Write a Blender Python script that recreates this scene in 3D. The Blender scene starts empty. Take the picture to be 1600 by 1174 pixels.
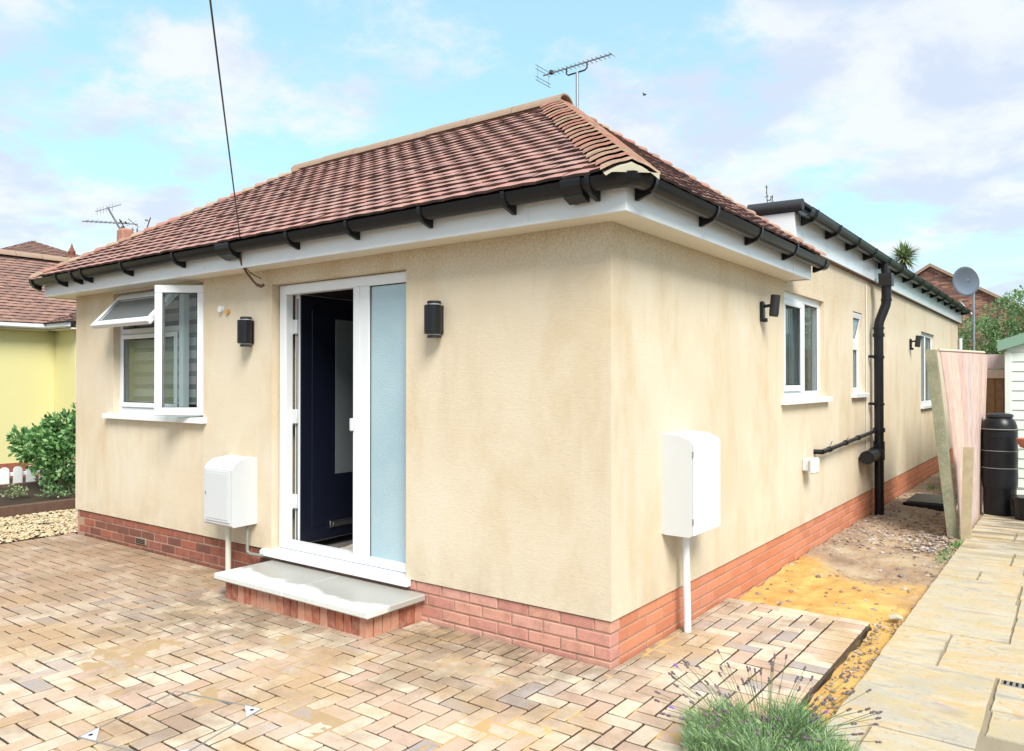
import bpy, math, random
import numpy as np
from mathutils import Vector, Matrix, noise
random.seed(7); np.random.seed(7)
PI = math.pi; R = math.radians
sc = bpy.context.scene

# ------------------------------------------------------------ camera
cam_d = bpy.data.cameras.new('camera'); cam = bpy.data.objects.new('camera', cam_d)
sc.collection.objects.link(cam); sc.camera = cam
CAM = Vector((2.0515, -3.6707, 1.55)); YAW = R(36.56); PITCH = math.atan(10 / 1200)
cam.location = CAM; cam.rotation_euler = (PI / 2 + PITCH, 0, YAW)
cam_d.sensor_fit = 'HORIZONTAL'; cam_d.sensor_width = 36; cam_d.lens = 27.0
cam_d.clip_start = 0.05; cam_d.clip_end = 2000

# ------------------------------------------------------------ sun, sky, exposure
SUN = Vector((0.60, -0.48, 0.80)).normalized()
sl = bpy.data.lights.new('sun', 'SUN'); sl.energy = 2.0; sl.angle = R(26); sl.color = (1, .95, .86)
so = bpy.data.objects.new('sun', sl); sc.collection.objects.link(so)
so.rotation_euler = SUN.to_track_quat('Z', 'Y').to_euler(); so.location = (6, -6, 12)
sc.view_settings.view_transform = 'Standard'; sc.view_settings.look = 'None'
sc.view_settings.gamma = 1; sc.view_settings.use_curve_mapping = False
sc.view_settings.exposure = 1.5
w = bpy.data.worlds.new('World'); sc.world = w; w.use_nodes = True
nt = w.node_tree; N = nt.nodes; L = nt.links
for n in list(N): N.remove(n)
wo = N.new('ShaderNodeOutputWorld'); bg = N.new('ShaderNodeBackground'); bg.inputs['Strength'].default_value = .094
sky = N.new('ShaderNodeTexSky'); sky.sky_type = 'NISHITA'; sky.sun_disc = False
sky.sun_elevation = math.asin(SUN.z); sky.sun_rotation = math.atan2(SUN.x, SUN.y); sky.air_density = 1.0; sky.dust_density = .6; sky.ozone_density = 1
def wmath(op, a, b=None):
    n = N.new('ShaderNodeMath'); n.operation = op
    for i, v in enumerate((a, b)):
        if v is None: continue
        if isinstance(v, (int, float)): n.inputs[i].default_value = v
        else: L.new(v, n.inputs[i])
    return n.outputs[0]
tc = N.new('ShaderNodeTexCoord'); sep = N.new('ShaderNodeSeparateXYZ'); L.new(tc.outputs['Generated'], sep.inputs[0])
dz = wmath('ADD', wmath('MAXIMUM', sep.outputs[2], 0.0), .22)
cmb = N.new('ShaderNodeCombineXYZ'); L.new(wmath('DIVIDE', sep.outputs[0], dz), cmb.inputs[0]); L.new(wmath('DIVIDE', sep.outputs[1], dz), cmb.inputs[1])
cmb.inputs[2].default_value = 3.7
def wnoise(scale, detail, off=0.0, rough=.55):
    n = N.new('ShaderNodeTexNoise'); n.inputs['Scale'].default_value = scale; n.inputs['Detail'].default_value = detail
    n.inputs['Roughness'].default_value = rough; n.inputs['Distortion'].default_value = .25
    m = N.new('ShaderNodeVectorMath'); m.operation = 'ADD'; m.inputs[1].default_value = (off, off * .7, off * .3)
    L.new(cmb.outputs[0], m.inputs[0]); L.new(m.outputs[0], n.inputs['Vector']); return n.outputs['Fac']
def wramp(fac, stops):
    r = N.new('ShaderNodeValToRGB'); L.new(fac, r.inputs[0]); e = r.color_ramp.elements
    for i, (p, c) in enumerate(stops):
        el = e[i] if i < 2 else e.new(p)
        el.position = p; el.color = c if len(c) == 4 else (*c, 1)
    r.color_ramp.interpolation = 'EASE'; return r.outputs[0]
def wmix(f, a, b, mode='MIX'):
    m = N.new('ShaderNodeMix'); m.data_type = 'RGBA'; m.blend_type = mode
    if isinstance(f, (int, float)): m.inputs[0].default_value = f
    else: L.new(f, m.inputs[0])
    for s, v in ((6, a), (7, b)):
        if isinstance(v, tuple): m.inputs[s].default_value = (*v, 1)
        else: L.new(v, m.inputs[s])
    return m.outputs[2]
skyc = wmix(.55, wmix(1.0, sky.outputs[0], (1.0, 1.2, 1.05), 'MULTIPLY'), (2.15, 3.4, 3.9))
cloudcol = wmix(wramp(wnoise(2.6, 9, 7.0, .6), [(.40, (0, 0, 0)), (.60, (1, 1, 1))]), (2.75, 3.0, 3.65), (3.65, 3.72, 3.85))
mask = wramp(wmix(.38, wnoise(1.25, 9, 2.3, .6), wnoise(3.4, 9, 5.1, .62)), [(.435, (0, 0, 0)), (.545, (1, 1, 1))])
hz = wramp(sep.outputs[2], [(0.0, (.55, .55, .55)), (.22, (0, 0, 0))])
mk = wmix(1.0, mask, hz, 'SCREEN')
L.new(wmix(wmath('MULTIPLY', mk, .88), skyc, cloudcol), bg.inputs['Color']); L.new(bg.outputs[0], wo.inputs[0])

# ------------------------------------------------------------ materials
MAT = {}
class NT:
    def __init__(s, name):
        s.m = bpy.data.materials.new(name); s.m.use_nodes = True; s.t = s.m.node_tree; s.N = s.t.nodes; s.L = s.t.links
        s.b = s.N['Principled BSDF']; s.tc = s.N.new('ShaderNodeTexCoord')
        s.geo = s.N.new('ShaderNodeNewGeometry'); MAT[name] = s.m
    def put(s, sock, v):
        if isinstance(v, (int, float)): sock.default_value = v
        elif isinstance(v, tuple): sock.default_value = (*v, 1) if (len(v) == 3 and len(sock.default_value) == 4) else v
        else: s.L.new(v, sock)
    def pos(s, scale=(1, 1, 1), off=(0, 0, 0), rot=(0, 0, 0)):
        m = s.N.new('ShaderNodeMapping'); s.L.new(s.geo.outputs['Position'], m.inputs[0])
        m.inputs['Scale'].default_value = scale; m.inputs['Location'].default_value = off; m.inputs['Rotation'].default_value = rot; return m.outputs[0]
    def noise(s, scale, detail=4, rough=.55, vec=None, dist=0):
        n = s.N.new('ShaderNodeTexNoise'); n.inputs['Scale'].default_value = scale; n.inputs['Detail'].default_value = detail
        n.inputs['Roughness'].default_value = rough; n.inputs['Distortion'].default_value = dist
        s.L.new(vec if vec is not None else s.geo.outputs['Position'], n.inputs['Vector']); return n.outputs['Fac']
    def ramp(s, f, stops, interp='LINEAR'):
        r = s.N.new('ShaderNodeValToRGB'); s.L.new(f, r.inputs[0]); e = r.color_ramp.elements; r.color_ramp.interpolation = interp
        for i, (p, c) in enumerate(stops):
            if isinstance(c, (int, float)): c = (c, c, c)
            el = e[i] if i < 2 else e.new(p)
            el.position = p; el.color = (*c, 1)
        return r.outputs[0]
    def mix(s, f, a, b, mode='MIX'):
        m = s.N.new('ShaderNodeMix'); m.data_type = 'RGBA'; m.blend_type = mode
        s.put(m.inputs[0], f); s.put(m.inputs[6], a); s.put(m.inputs[7], b); return m.outputs[2]
    def math(s, op, a, b=0):
        n = s.N.new('ShaderNodeMath'); n.operation = op; s.put(n.inputs[0], a); s.put(n.inputs[1], b); return n.outputs[0]
    def rand(s):
        o = s.N.new('ShaderNodeObjectInfo')
        return s.math('FRACT', s.math('ADD', o.outputs['Random'], s.geo.outputs['Random Per Island']))
    def bump(s, h, strength=.3, dist=.01):
        b = s.N.new('ShaderNodeBump'); b.inputs['Strength'].default_value = strength; b.inputs['Distance'].default_value = dist
        s.put(b.inputs['Height'], h); s.L.new(b.outputs[0], s.b.inputs['Normal'])
    def sepz(s):
        n = s.N.new('ShaderNodeSeparateXYZ'); s.L.new(s.geo.outputs['Position'], n.inputs[0]); return n.outputs
    def fin(s, col, rough=.6, spec=.5, metal=0):
        s.put(s.b.inputs['Base Color'], col); s.put(s.b.inputs['Roughness'], rough)
        s.b.inputs['Specular IOR Level'].default_value = spec; s.b.inputs['Metallic'].default_value = metal; return s.m
def simple(name, col, rough=.5, spec=.5, metal=0, var=.12, vs=6, bs=0, bsc=80):
    n = NT(name); c2 = tuple(x * (1 - var) for x in col)
    c = n.mix(n.noise(vs, 5), col, c2)
    if bs: n.bump(n.noise(bsc, 3), bs, .005)
    return n.fin(c, rough, spec, metal)
def varied(name, cols, rough=.8, grime=(.08, .06, .04), g=.25, gs=14, fine=140, bs=.35, spec=.3):
    """one colour per piece, picked by its random number"""
    n = NT(name); k = len(cols)
    c = n.ramp(n.rand(), [(i / k, q) for i, q in enumerate(cols)], 'CONSTANT')
    c = n.mix(n.math('MULTIPLY', n.ramp(n.noise(gs, 6), [(.45, 0), (.75, 1)]), g), c, grime)
    f = n.noise(fine, 3)
    c = n.mix(.35, c, n.ramp(f, [(.3, .35), (.7, .75)]), 'OVERLAY')
    n.bump(f, bs, .003); return n.fin(c, rough, spec)

def render_mat():
    n = NT('render_coat')
    base = n.mix(n.ramp(n.noise(.9, 5, .6), [(.35, 0), (.68, 1)]), (.68, .60, .47), (.635, .535, .395))
    v = n.pos((1.6, 1.6, .7), (3, 1, 2))
    base = n.mix(n.math('MULTIPLY', n.ramp(n.noise(1.3, 6, .62, v, .4), [(.50, 0), (.70, 1)]), .6), base, (.55, .41, .24))
    base = n.mix(n.math('MULTIPLY', n.ramp(n.noise(2.2, 5, .6, n.pos((1, 1, .5), (9, 4, 2))), [(.55, 0), (.75, 1)]), .5), base, (.70, .64, .54))
    z = n.sepz()
    # speckled dirt just under the soffit, with the shade there painted in, and a pale dusty splash zone at the foot
    top = n.ramp(z[2], [(.0, 0), (1, 1)])
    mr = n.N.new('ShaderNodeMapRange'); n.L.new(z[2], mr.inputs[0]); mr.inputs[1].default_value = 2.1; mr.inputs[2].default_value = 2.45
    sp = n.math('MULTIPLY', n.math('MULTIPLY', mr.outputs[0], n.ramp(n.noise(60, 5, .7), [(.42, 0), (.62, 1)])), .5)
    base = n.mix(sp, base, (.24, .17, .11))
    drip = n.ramp(n.noise(7, 5, .6, n.pos((1, 1, .12), (2, 6, 1))), [(.56, 0), (.74, .35)]); base = n.mix(drip, base, (.50, .41, .29))
    mrb = n.N.new('ShaderNodeMapRange'); n.L.new(z[2], mrb.inputs[0]); mrb.inputs[1].default_value = .55; mrb.inputs[2].default_value = .25
    base = n.mix(n.math('MULTIPLY', n.math('MULTIPLY', mrb.outputs[0], n.ramp(n.noise(6, 6, .7), [(.4, 0), (.6, 1)])), .3), base, (.42, .33, .22))
    gr = n.noise(240, 4, .7); base = n.mix(.14, base, n.ramp(gr, [(.3, .3), (.7, .72)]), 'OVERLAY')
    n.bump(n.math('ADD', n.math('ADD', gr, n.math('MULTIPLY', n.noise(4, 3), .8)), n.math('MULTIPLY', n.noise(26, 5, .6, n.pos((1, 1, 2.5))), .5)), .5, .008)
    return n.fin(base, .92, .12)
render_mat()
simple('white_upvc', (.72, .75, .78), .28, .5, var=.04, vs=2)
simple('white_metal', (.58, .60, .62), .35, .5, var=.05, vs=3)
simple('soffit_board', (.74, .70, .60), .45, .4, var=.07, vs=3)
simple('black_plastic', (.010, .011, .014), .33, .32, var=.3, vs=5)
simple('worn_black', (.018, .019, .022), .45, .5, var=.5, vs=9, bs=.15, bsc=60)
simple('dark_gap', (.012, .012, .012), .8, .1)
simple('navy_door', (.006, .008, .019), .35, .5, var=.2)
simple('chrome', (.6, .6, .6), .18, .5, 1)
simple('galvanised', (.40, .42, .45), .4, .5, .8, bs=.1)
simple('brass_orange', (.65, .33, .10), .5, .5)
simple('beige_pipe', (.68, .66, .56), .4)
simple('grey_pipe', (.22, .22, .20), .4)
simple('grey_box', (.62, .65, .70), .35)
simple('felt_roof', (.045, .05, .058), .75, .3, var=.3, vs=3, bs=.4, bsc=200)
simple('lead', (.20, .22, .26), .5, .4, .3)
simple('mortar_cream', (.47, .44, .34), .9, .1, var=.2, vs=20, bs=.4)
simple('mortar_red', (.46, .29, .22), .95, .1, var=.35, vs=16, bs=.4)
simple('yellow_wall', (.66, .615, .32), .8, .2, var=.06, vs=2, bs=.15, bsc=60)
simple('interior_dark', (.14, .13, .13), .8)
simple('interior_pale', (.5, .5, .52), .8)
simple('carpet', (.16, .15, .14), .95)
simple('sheet_cloth', (.62, .56, .48), .9, .1, var=.15, vs=20, bs=.3)
simple('blind_white', (.80, .78, .76), .8, .1, var=.04)
simple('blind_pink', (.74, .60, .62), .8, .1, var=.04)
simple('blind_net', (.36, .36, .37), .9, .1)
simple('curtain', (.50, .50, .52), .9, .1)
simple('green_paint', (.22, .36, .27), .5, .4, var=.2, vs=4)
simple('shed_white', (.70, .76, .72), .6, .3, var=.08, vs=3, bs=.1)
simple('terracotta', (.45, .17, .10), .8, .2, var=.2, vs=20)
simple('render_grey', (.5, .5, .48), .9, .1)
simple('bark', (.10, .07, .045), .9, .1, var=.4, vs=20, bs=.6)
simple('stem_green', (.10, .16, .06), .8, .2)
simple('bird_black', (.02, .02, .02), .7)
simple('dish_grey', (.55, .58, .64), .45, .4, .2, var=.1)
simple('ridge_red', (.38, .27, .20), .85, .2, var=.3, vs=12, bs=.4)

varied('roof_tile_red', [(.385, .215, .185), (.35, .195, .17), (.41, .23, .195), (.43, .225, .185), (.33, .19, .17), (.39, .235, .20), (.40, .21, .175)], .85, (.17, .13, .12), .22, 5, 120, .6, .2)
varied('tile_edge', [(.085, .050, .045), (.11, .06, .05), (.055, .036, .034)], .95, (.02, .02, .02), .4)  # tile tails and undersides, coloured dark to carry the shade under each course
varied('roof_tile_brown', [(.27, .16, .13), (.32, .19, .15), (.23, .14, .12), (.30, .17, .135)], .85, (.12, .10, .09), .35, 7, 120, .6, .2)
varied('hip_tile_red', [(.38, .19, .145), (.37, .25, .18), (.42, .20, .15), (.34, .21, .155), (.40, .28, .20), (.36, .17, .135)], .85, (.15, .12, .09), .6, 12, 120, .5, .2)
varied('brick_old', [(.24, .085, .055), (.30, .10, .065), (.20, .075, .05), (.27, .10, .07), (.17, .07, .05)], .85, (.08, .05, .04), .5, 18)
varied('brick_pink', [(.52, .25, .20), (.56, .30, .24), (.48, .22, .18), (.55, .28, .21)], .85, (.26, .12, .09), .5, 12)
varied('brick_orange', [(.52, .19, .10), (.56, .22, .12), (.48, .175, .095), (.54, .21, .125)], .85, (.40, .20, .13), .35, 9)
varied('brick_step', [(.34, .11, .065), (.42, .17, .11), (.28, .09, .06), (.45, .22, .15)], .85, (.5, .33, .24), .5, 22)
varied('brick_far', [(.30, .15, .10), (.22, .11, .09), (.36, .20, .13), (.16, .09, .08)], .9)
varied('picket_white', [(.78, .80, .82), (.74, .77, .78)], .5, (.4, .42, .35), .2)
varied('timber_brown', [(.20, .11, .065), (.25, .14, .08), (.17, .095, .06)], .85, (.07, .05, .03), .4)
varied('timber_sleeper', [(.11, .065, .05), (.13, .075, .055)], .9, (.04, .03, .025), .4)
varied('pebble', [(.52, .42, .26), (.60, .50, .33), (.44, .32, .18), (.55, .46, .34), (.36, .26, .16)], .85, (.2, .15, .1), .3, 40)
varied('rubble_stone', [(.26, .20, .16), (.34, .28, .24), (.16, .12, .095), (.30, .20, .13), (.22, .19, .19), (.42, .38, .35)], .9, (.2, .14, .1), .4, 30)

def tinted_timber():
    n = NT('timber_pink')
    c = n.ramp(n.rand(), [(0, (.56, .40, .36)), (.3, (.60, .47, .42)), (.6, (.52, .44, .46)), (.8, (.62, .49, .40))], 'CONSTANT')
    g = n.noise(6, 6, .6, n.pos((14, 6, .8)), .5)
    c = n.mix(n.ramp(g, [(.4, 0), (.75, .75)]), c, (.34, .22, .17)); n.bump(g, .4, .005); return n.fin(c, .85, .2)
tinted_timber()
def post_mat():
    n = NT('concrete_post')
    c = n.mix(n.ramp(n.noise(5, 6), [(.35, 0), (.65, 1)]), (.30, .29, .20), (.20, .21, .15))
    c = n.mix(n.ramp(n.noise(45, 5), [(.5, 0), (.7, .5)]), c, (.42, .38, .28)); n.bump(n.noise(90, 4), .5, .005); return n.fin(c, .9, .1)
post_mat()
simple('stub_concrete', (.50, .42, .28), .9, .1, var=.4, vs=14, bs=.5)

def sandfilm(n, c, amount=1.0, lo=.47, hi=.61):
    v = n.pos((1, 1, 1), (5.2, 1.3, 0))
    f = n.ramp(n.noise(1.35, 7, .62, v, .5), [(lo, 0), (hi, 1)])
    f = n.math('MULTIPLY', f, n.math('ADD', n.math('MULTIPLY', n.noise(55, 4), .7), .45))
    return n.mix(n.math('MULTIPLY', f, amount), c, n.mix(n.noise(30, 4), (.40, .26, .135), (.48, .335, .19)))
def paver_mat():
    n = NT('paver_clay')
    c = n.ramp(n.rand(), [(0, (.53, .40, .31)), (.14, (.58, .48, .38)), (.3, (.50, .36, .285)), (.42, (.60, .51, .41)), (.55, (.47, .39, .34)), (.64, (.54, .42, .33)), (.78, (.62, .54, .42)), (.94, (.36, .32, .31))], 'CONSTANT')
    c = n.mix(n.math('MULTIPLY', n.ramp(n.noise(9, 6), [(.42, 0), (.7, 1)]), .4), c, (.42, .27, .17))
    c = sandfilm(n, c, .92, .49, .60)
    # brown dirt washed up against the foot of the front wall and older, darker paving to the left
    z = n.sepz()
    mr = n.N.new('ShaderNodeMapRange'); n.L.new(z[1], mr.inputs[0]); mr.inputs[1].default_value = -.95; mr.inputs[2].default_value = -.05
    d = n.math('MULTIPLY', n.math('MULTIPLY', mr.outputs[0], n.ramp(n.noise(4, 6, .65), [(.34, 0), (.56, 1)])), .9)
    vd = n.N.new('ShaderNodeVectorMath'); vd.operation = 'DISTANCE'; n.L.new(n.pos((1, 1.5, 0)), vd.inputs[0]); vd.inputs[1].default_value = (-2.55, -1.05, 0)
    mb_ = n.N.new('ShaderNodeMapRange'); n.L.new(vd.outputs['Value'], mb_.inputs[0]); mb_.inputs[1].default_value = 1.25; mb_.inputs[2].default_value = .3
    c = n.mix(n.math('MULTIPLY', mb_.outputs[0], n.math('MULTIPLY', n.ramp(n.noise(5, 6, .65, n.pos((1, 1, 1), (3, 3, 3))), [(.40, 0), (.58, 1)]), .75)), c, (.19, .14, .095))
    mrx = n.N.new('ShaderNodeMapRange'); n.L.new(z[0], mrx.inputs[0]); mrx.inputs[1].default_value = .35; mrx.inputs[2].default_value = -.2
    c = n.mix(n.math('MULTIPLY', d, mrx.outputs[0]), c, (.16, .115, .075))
    mr2 = n.N.new('ShaderNodeMapRange'); n.L.new(z[0], mr2.inputs[0]); mr2.inputs[1].default_value = -2.6; mr2.inputs[2].default_value = -4.2
    c = n.mix(n.math('MULTIPLY', mr2.outputs[0], n.math('MULTIPLY', n.ramp(n.noise(2.6, 6, .65), [(.3, .35), (.6, 1)]), .78)), c, (.30, .19, .12))
    blot = n.ramp(n.noise(2.1, 7, .68, n.pos((1, 1, 1), (2, 9, 1))), [(.50, 0), (.64, .6)]); c = n.mix(blot, c, (.25, .175, .12))
    spk = n.ramp(n.noise(48, 5, .7), [(.60, 0), (.70, .55)]); c = n.mix(spk, c, (.20, .15, .11))
    jd = n.N.new('ShaderNodeMapRange'); n.L.new(z[2], jd.inputs[0]); jd.inputs[1].default_value = -.0035; jd.inputs[2].default_value = -.008
    c = n.mix(n.math('MULTIPLY', jd.outputs[0], .9), c, (.05, .035, .025))
    f = n.noise(160, 4, .6); n.bump(f, .45, .003)
    return n.fin(n.mix(.3, c, n.ramp(f, [(.3, .35), (.7, .7)]), 'OVERLAY'), n.ramp(n.noise(3, 4), [(.3, .6), (.7, .85)]), .3)
paver_mat()
def bed_mat():
    n = NT('jointing_sand')
    c = sandfilm(n, n.mix(n.ramp(n.noise(7, 5), [(.4, 0), (.6, 1)]), (.03, .02, .014), (.065, .042, .026)), .35, .56, .66)
    z = n.sepz()
    n.bump(n.noise(120, 3), .6, .005); return n.fin(c, .95, .1)
bed_mat()
def drysand_mat():
    n = NT('dry_sand'); z = n.sepz()
    mr = n.N.new('ShaderNodeMapRange'); n.L.new(z[0], mr.inputs[0]); mr.inputs[1].default_value = -.3; mr.inputs[2].default_value = .1
    c = n.mix(mr.outputs[0], n.mix(n.noise(12, 6, .6), (.46, .335, .20), (.38, .26, .145)), (.58, .37, .15)); n.bump(n.noise(140, 4, .7), .5, .004); return n.fin(c, .95, .1)
drysand_mat()
def soil_mat():
    n = NT('sand_and_soil'); z = n.sepz()
    soil = n.mix(n.ramp(n.noise(3.2, 7, .65), [(.35, 0), (.65, 1)]), (.46, .33, .22), (.30, .21, .15))
    soil = n.mix(n.ramp(n.noise(34, 6, .7), [(.5, 0), (.68, .7)]), soil, (.20, .14, .10))
    soil = n.mix(n.ramp(n.noise(1.2, 4, .6, n.pos((1, 1, 1), (4, 4, 0))), [(.5, 0), (.6, .7)]), soil, (.52, .42, .29))
    sand = n.mix(n.ramp(n.noise(5, 7, .6), [(.35, 0), (.65, 1)]), (.70, .46, .16), (.56, .31, .10))
    sand = n.mix(n.ramp(n.noise(60, 5), [(.56, 0), (.7, .5)]), sand, (.38, .20, .07))
    w = n.math('ADD', z[1], n.math('MULTIPLY', n.math('SUBTRACT', n.noise(1.7, 6, .6), .5), 3.2))
    w = n.math('ADD', w, n.math('MULTIPLY', z[0], .6))
    mr = n.N.new('ShaderNodeMapRange'); n.L.new(w, mr.inputs[0]); mr.inputs[1].default_value = 3.0; mr.inputs[2].default_value = 3.8
    n.bump(n.math('ADD', n.noise(28, 6, .7), n.noise(110, 3)), .9, .012)
    return n.fin(n.mix(mr.outputs[0], sand, soil), .95, .1)
soil_mat()
simple('garden_soil', (.07, .052, .04), .95, .1, var=.5, vs=15, bs=.9, bsc=40)
simple('earth', (.22, .18, .13), .95, .1, var=.4, vs=.5, bs=.4)
simple('weathered_concrete', (.33, .28, .20), .9, .1, var=.3, vs=6, bs=.4)
def sandstone_mat():
    n = NT('sandstone')
    r = n.rand(); o = n.N.new('ShaderNodeCombineXYZ'); n.L.new(n.math('MULTIPLY', r, 40), o.inputs[2])
    a = n.N.new('ShaderNodeVectorMath'); a.operation = 'ADD'; n.L.new(n.pos((1.0, 2.6, 1)), a.inputs[0]); n.L.new(o.outputs[0], a.inputs[1])
    f = n.noise(1.7, 6, .6, a.outputs[0], 1.2)
    c = n.ramp(f, [(.28, (.26, .235, .24)), (.40, (.42, .37, .28)), (.48, (.50, .44, .33)), (.545, (.52, .36, .18)), (.59, (.48, .42, .31)), (.66, (.36, .30, .25)), (.74, (.28, .26, .26))])
    c = n.mix(n.ramp(n.noise(2.3, 6, .6, n.pos((1, 1, 1), (8, 2, 1))), [(.48, 0), (.60, .75)]), c, n.mix(r, (.50, .45, .34), (.36, .34, .30)))
    c = n.mix(n.ramp(n.noise(16, 6, .7), [(.62, 0), (.72, .6)]), c, (.66, .60, .48))
    c = n.mix(n.ramp(n.noise(24, 6, .7, n.pos((1, 1, 1), (1, 7, 1))), [(.57, 0), (.68, .7)]), c, (.22, .18, .12)); c = n.mix(n.ramp(n.noise(3.1, 6, .65, n.pos((1, 1.6, 1), (4, 1, 6))), [(.5, 0), (.62, .55)]), c, (.46, .36, .18))
    z = n.sepz(); mr = n.N.new('ShaderNodeMapRange'); n.L.new(z[1], mr.inputs[0]); mr.inputs[1].default_value = 3.6; mr.inputs[2].default_value = 6.0
    c = n.mix(n.math('MULTIPLY', mr.outputs[0], n.ramp(n.noise(3, 6, .6, n.pos((.5, 2, 1))), [(.45, 0), (.58, .85)])), c, (.13, .10, .07))
    n.bump(n.math('ADD', n.noise(9, 5), n.noise(80, 4)), .35, .006)
    return n.fin(c, n.ramp(n.noise(4, 3), [(.35, .45), (.65, .85)]), .35)
sandstone_mat()
def step_mat():
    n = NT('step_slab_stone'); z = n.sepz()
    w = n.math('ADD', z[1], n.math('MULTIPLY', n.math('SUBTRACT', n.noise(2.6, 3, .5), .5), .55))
    mr = n.N.new('ShaderNodeMapRange'); n.L.new(w, mr.inputs[0]); mr.inputs[1].default_value = -.33; mr.inputs[2].default_value = -.29  # slab turns darker and smoother towards the wall
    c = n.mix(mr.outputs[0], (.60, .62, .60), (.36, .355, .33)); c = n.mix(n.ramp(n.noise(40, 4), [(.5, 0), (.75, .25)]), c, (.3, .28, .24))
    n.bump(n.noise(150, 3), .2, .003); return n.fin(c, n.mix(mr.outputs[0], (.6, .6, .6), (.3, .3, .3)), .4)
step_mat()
def glass_mat(name, tint, refl=.6):
    n = NT(name); g = n.N.new('ShaderNodeBsdfGlossy'); g.inputs['Roughness'].default_value = .01
    t = n.N.new('ShaderNodeBsdfTransparent'); t.inputs[0].default_value = (*tint, 1); f = n.N.new('ShaderNodeFresnel'); f.inputs[0].default_value = 1.55
    mx = n.N.new('ShaderNodeMixShader'); n.L.new(n.math('ADD', n.math('MULTIPLY', f.outputs[0], .42), .015), mx.inputs[0]); n.L.new(t.outputs[0], mx.inputs[1]); n.L.new(g.outputs[0], mx.inputs[2])
    n.L.new(mx.outputs[0], n.N['Material Output'].inputs[0])
glass_mat('window_glass', (.80, .85, .85))
def frosted():
    n = NT('frosted_glass'); c = n.mix(n.noise(2, 3), (.28, .42, .49), (.35, .48, .54)); n.bump(n.noise(90, 3), .5, .006); n.fin(n.mix(n.ramp(n.noise(1.6, 4), [(.4, 0), (.65, .5)]), c, (.42, .54, .60)), .16, .9)  # pale blue of the reflected sky is put into the base colour
frosted()
simple('door_frosted', (.13, .15, .16), .3, .6)
def leafmat(name, cols, tr=.25):
    n = NT(name); k = len(cols); c = n.ramp(n.rand(), [(i / k, q) for i, q in enumerate(cols)], 'CONSTANT')
    n.fin(c, .55, .3); d = n.N.new('ShaderNodeBsdfTranslucent'); n.L.new(c, d.inputs[0]); mx = n.N.new('ShaderNodeMixShader'); mx.inputs[0].default_value = tr
    n.L.new(n.b.outputs[0], mx.inputs[1]); n.L.new(d.outputs[0], mx.inputs[2]); n.L.new(mx.outputs[0], n.N['Material Output'].inputs[0])
leafmat('leaf_laurel', [(.12, .26, .09), (.18, .36, .12), (.06, .15, .05), (.28, .46, .18)])
leafmat('leaf_hedge', [(.17, .29, .11), (.22, .36, .14), (.11, .20, .08), (.27, .42, .20), (.18, .31, .14)])
leafmat('leaf_palm', [(.26, .34, .16), (.33, .38, .20), (.16, .23, .10)])
leafmat('leaf_lavender', [(.25, .42, .20), (.31, .48, .22), (.30, .42, .28), (.42, .53, .24), (.16, .27, .13)])
leafmat('leaf_thin', [(.14, .20, .10), (.20, .24, .14), (.10, .14, .08)])
leafmat('flower_spent', [(.16, .12, .16), (.22, .17, .21), (.13, .09, .12), (.20, .15, .14)], .1)
leafmat('flower_fresh', [(.28, .13, .55), (.35, .20, .60)], .2)

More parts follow.
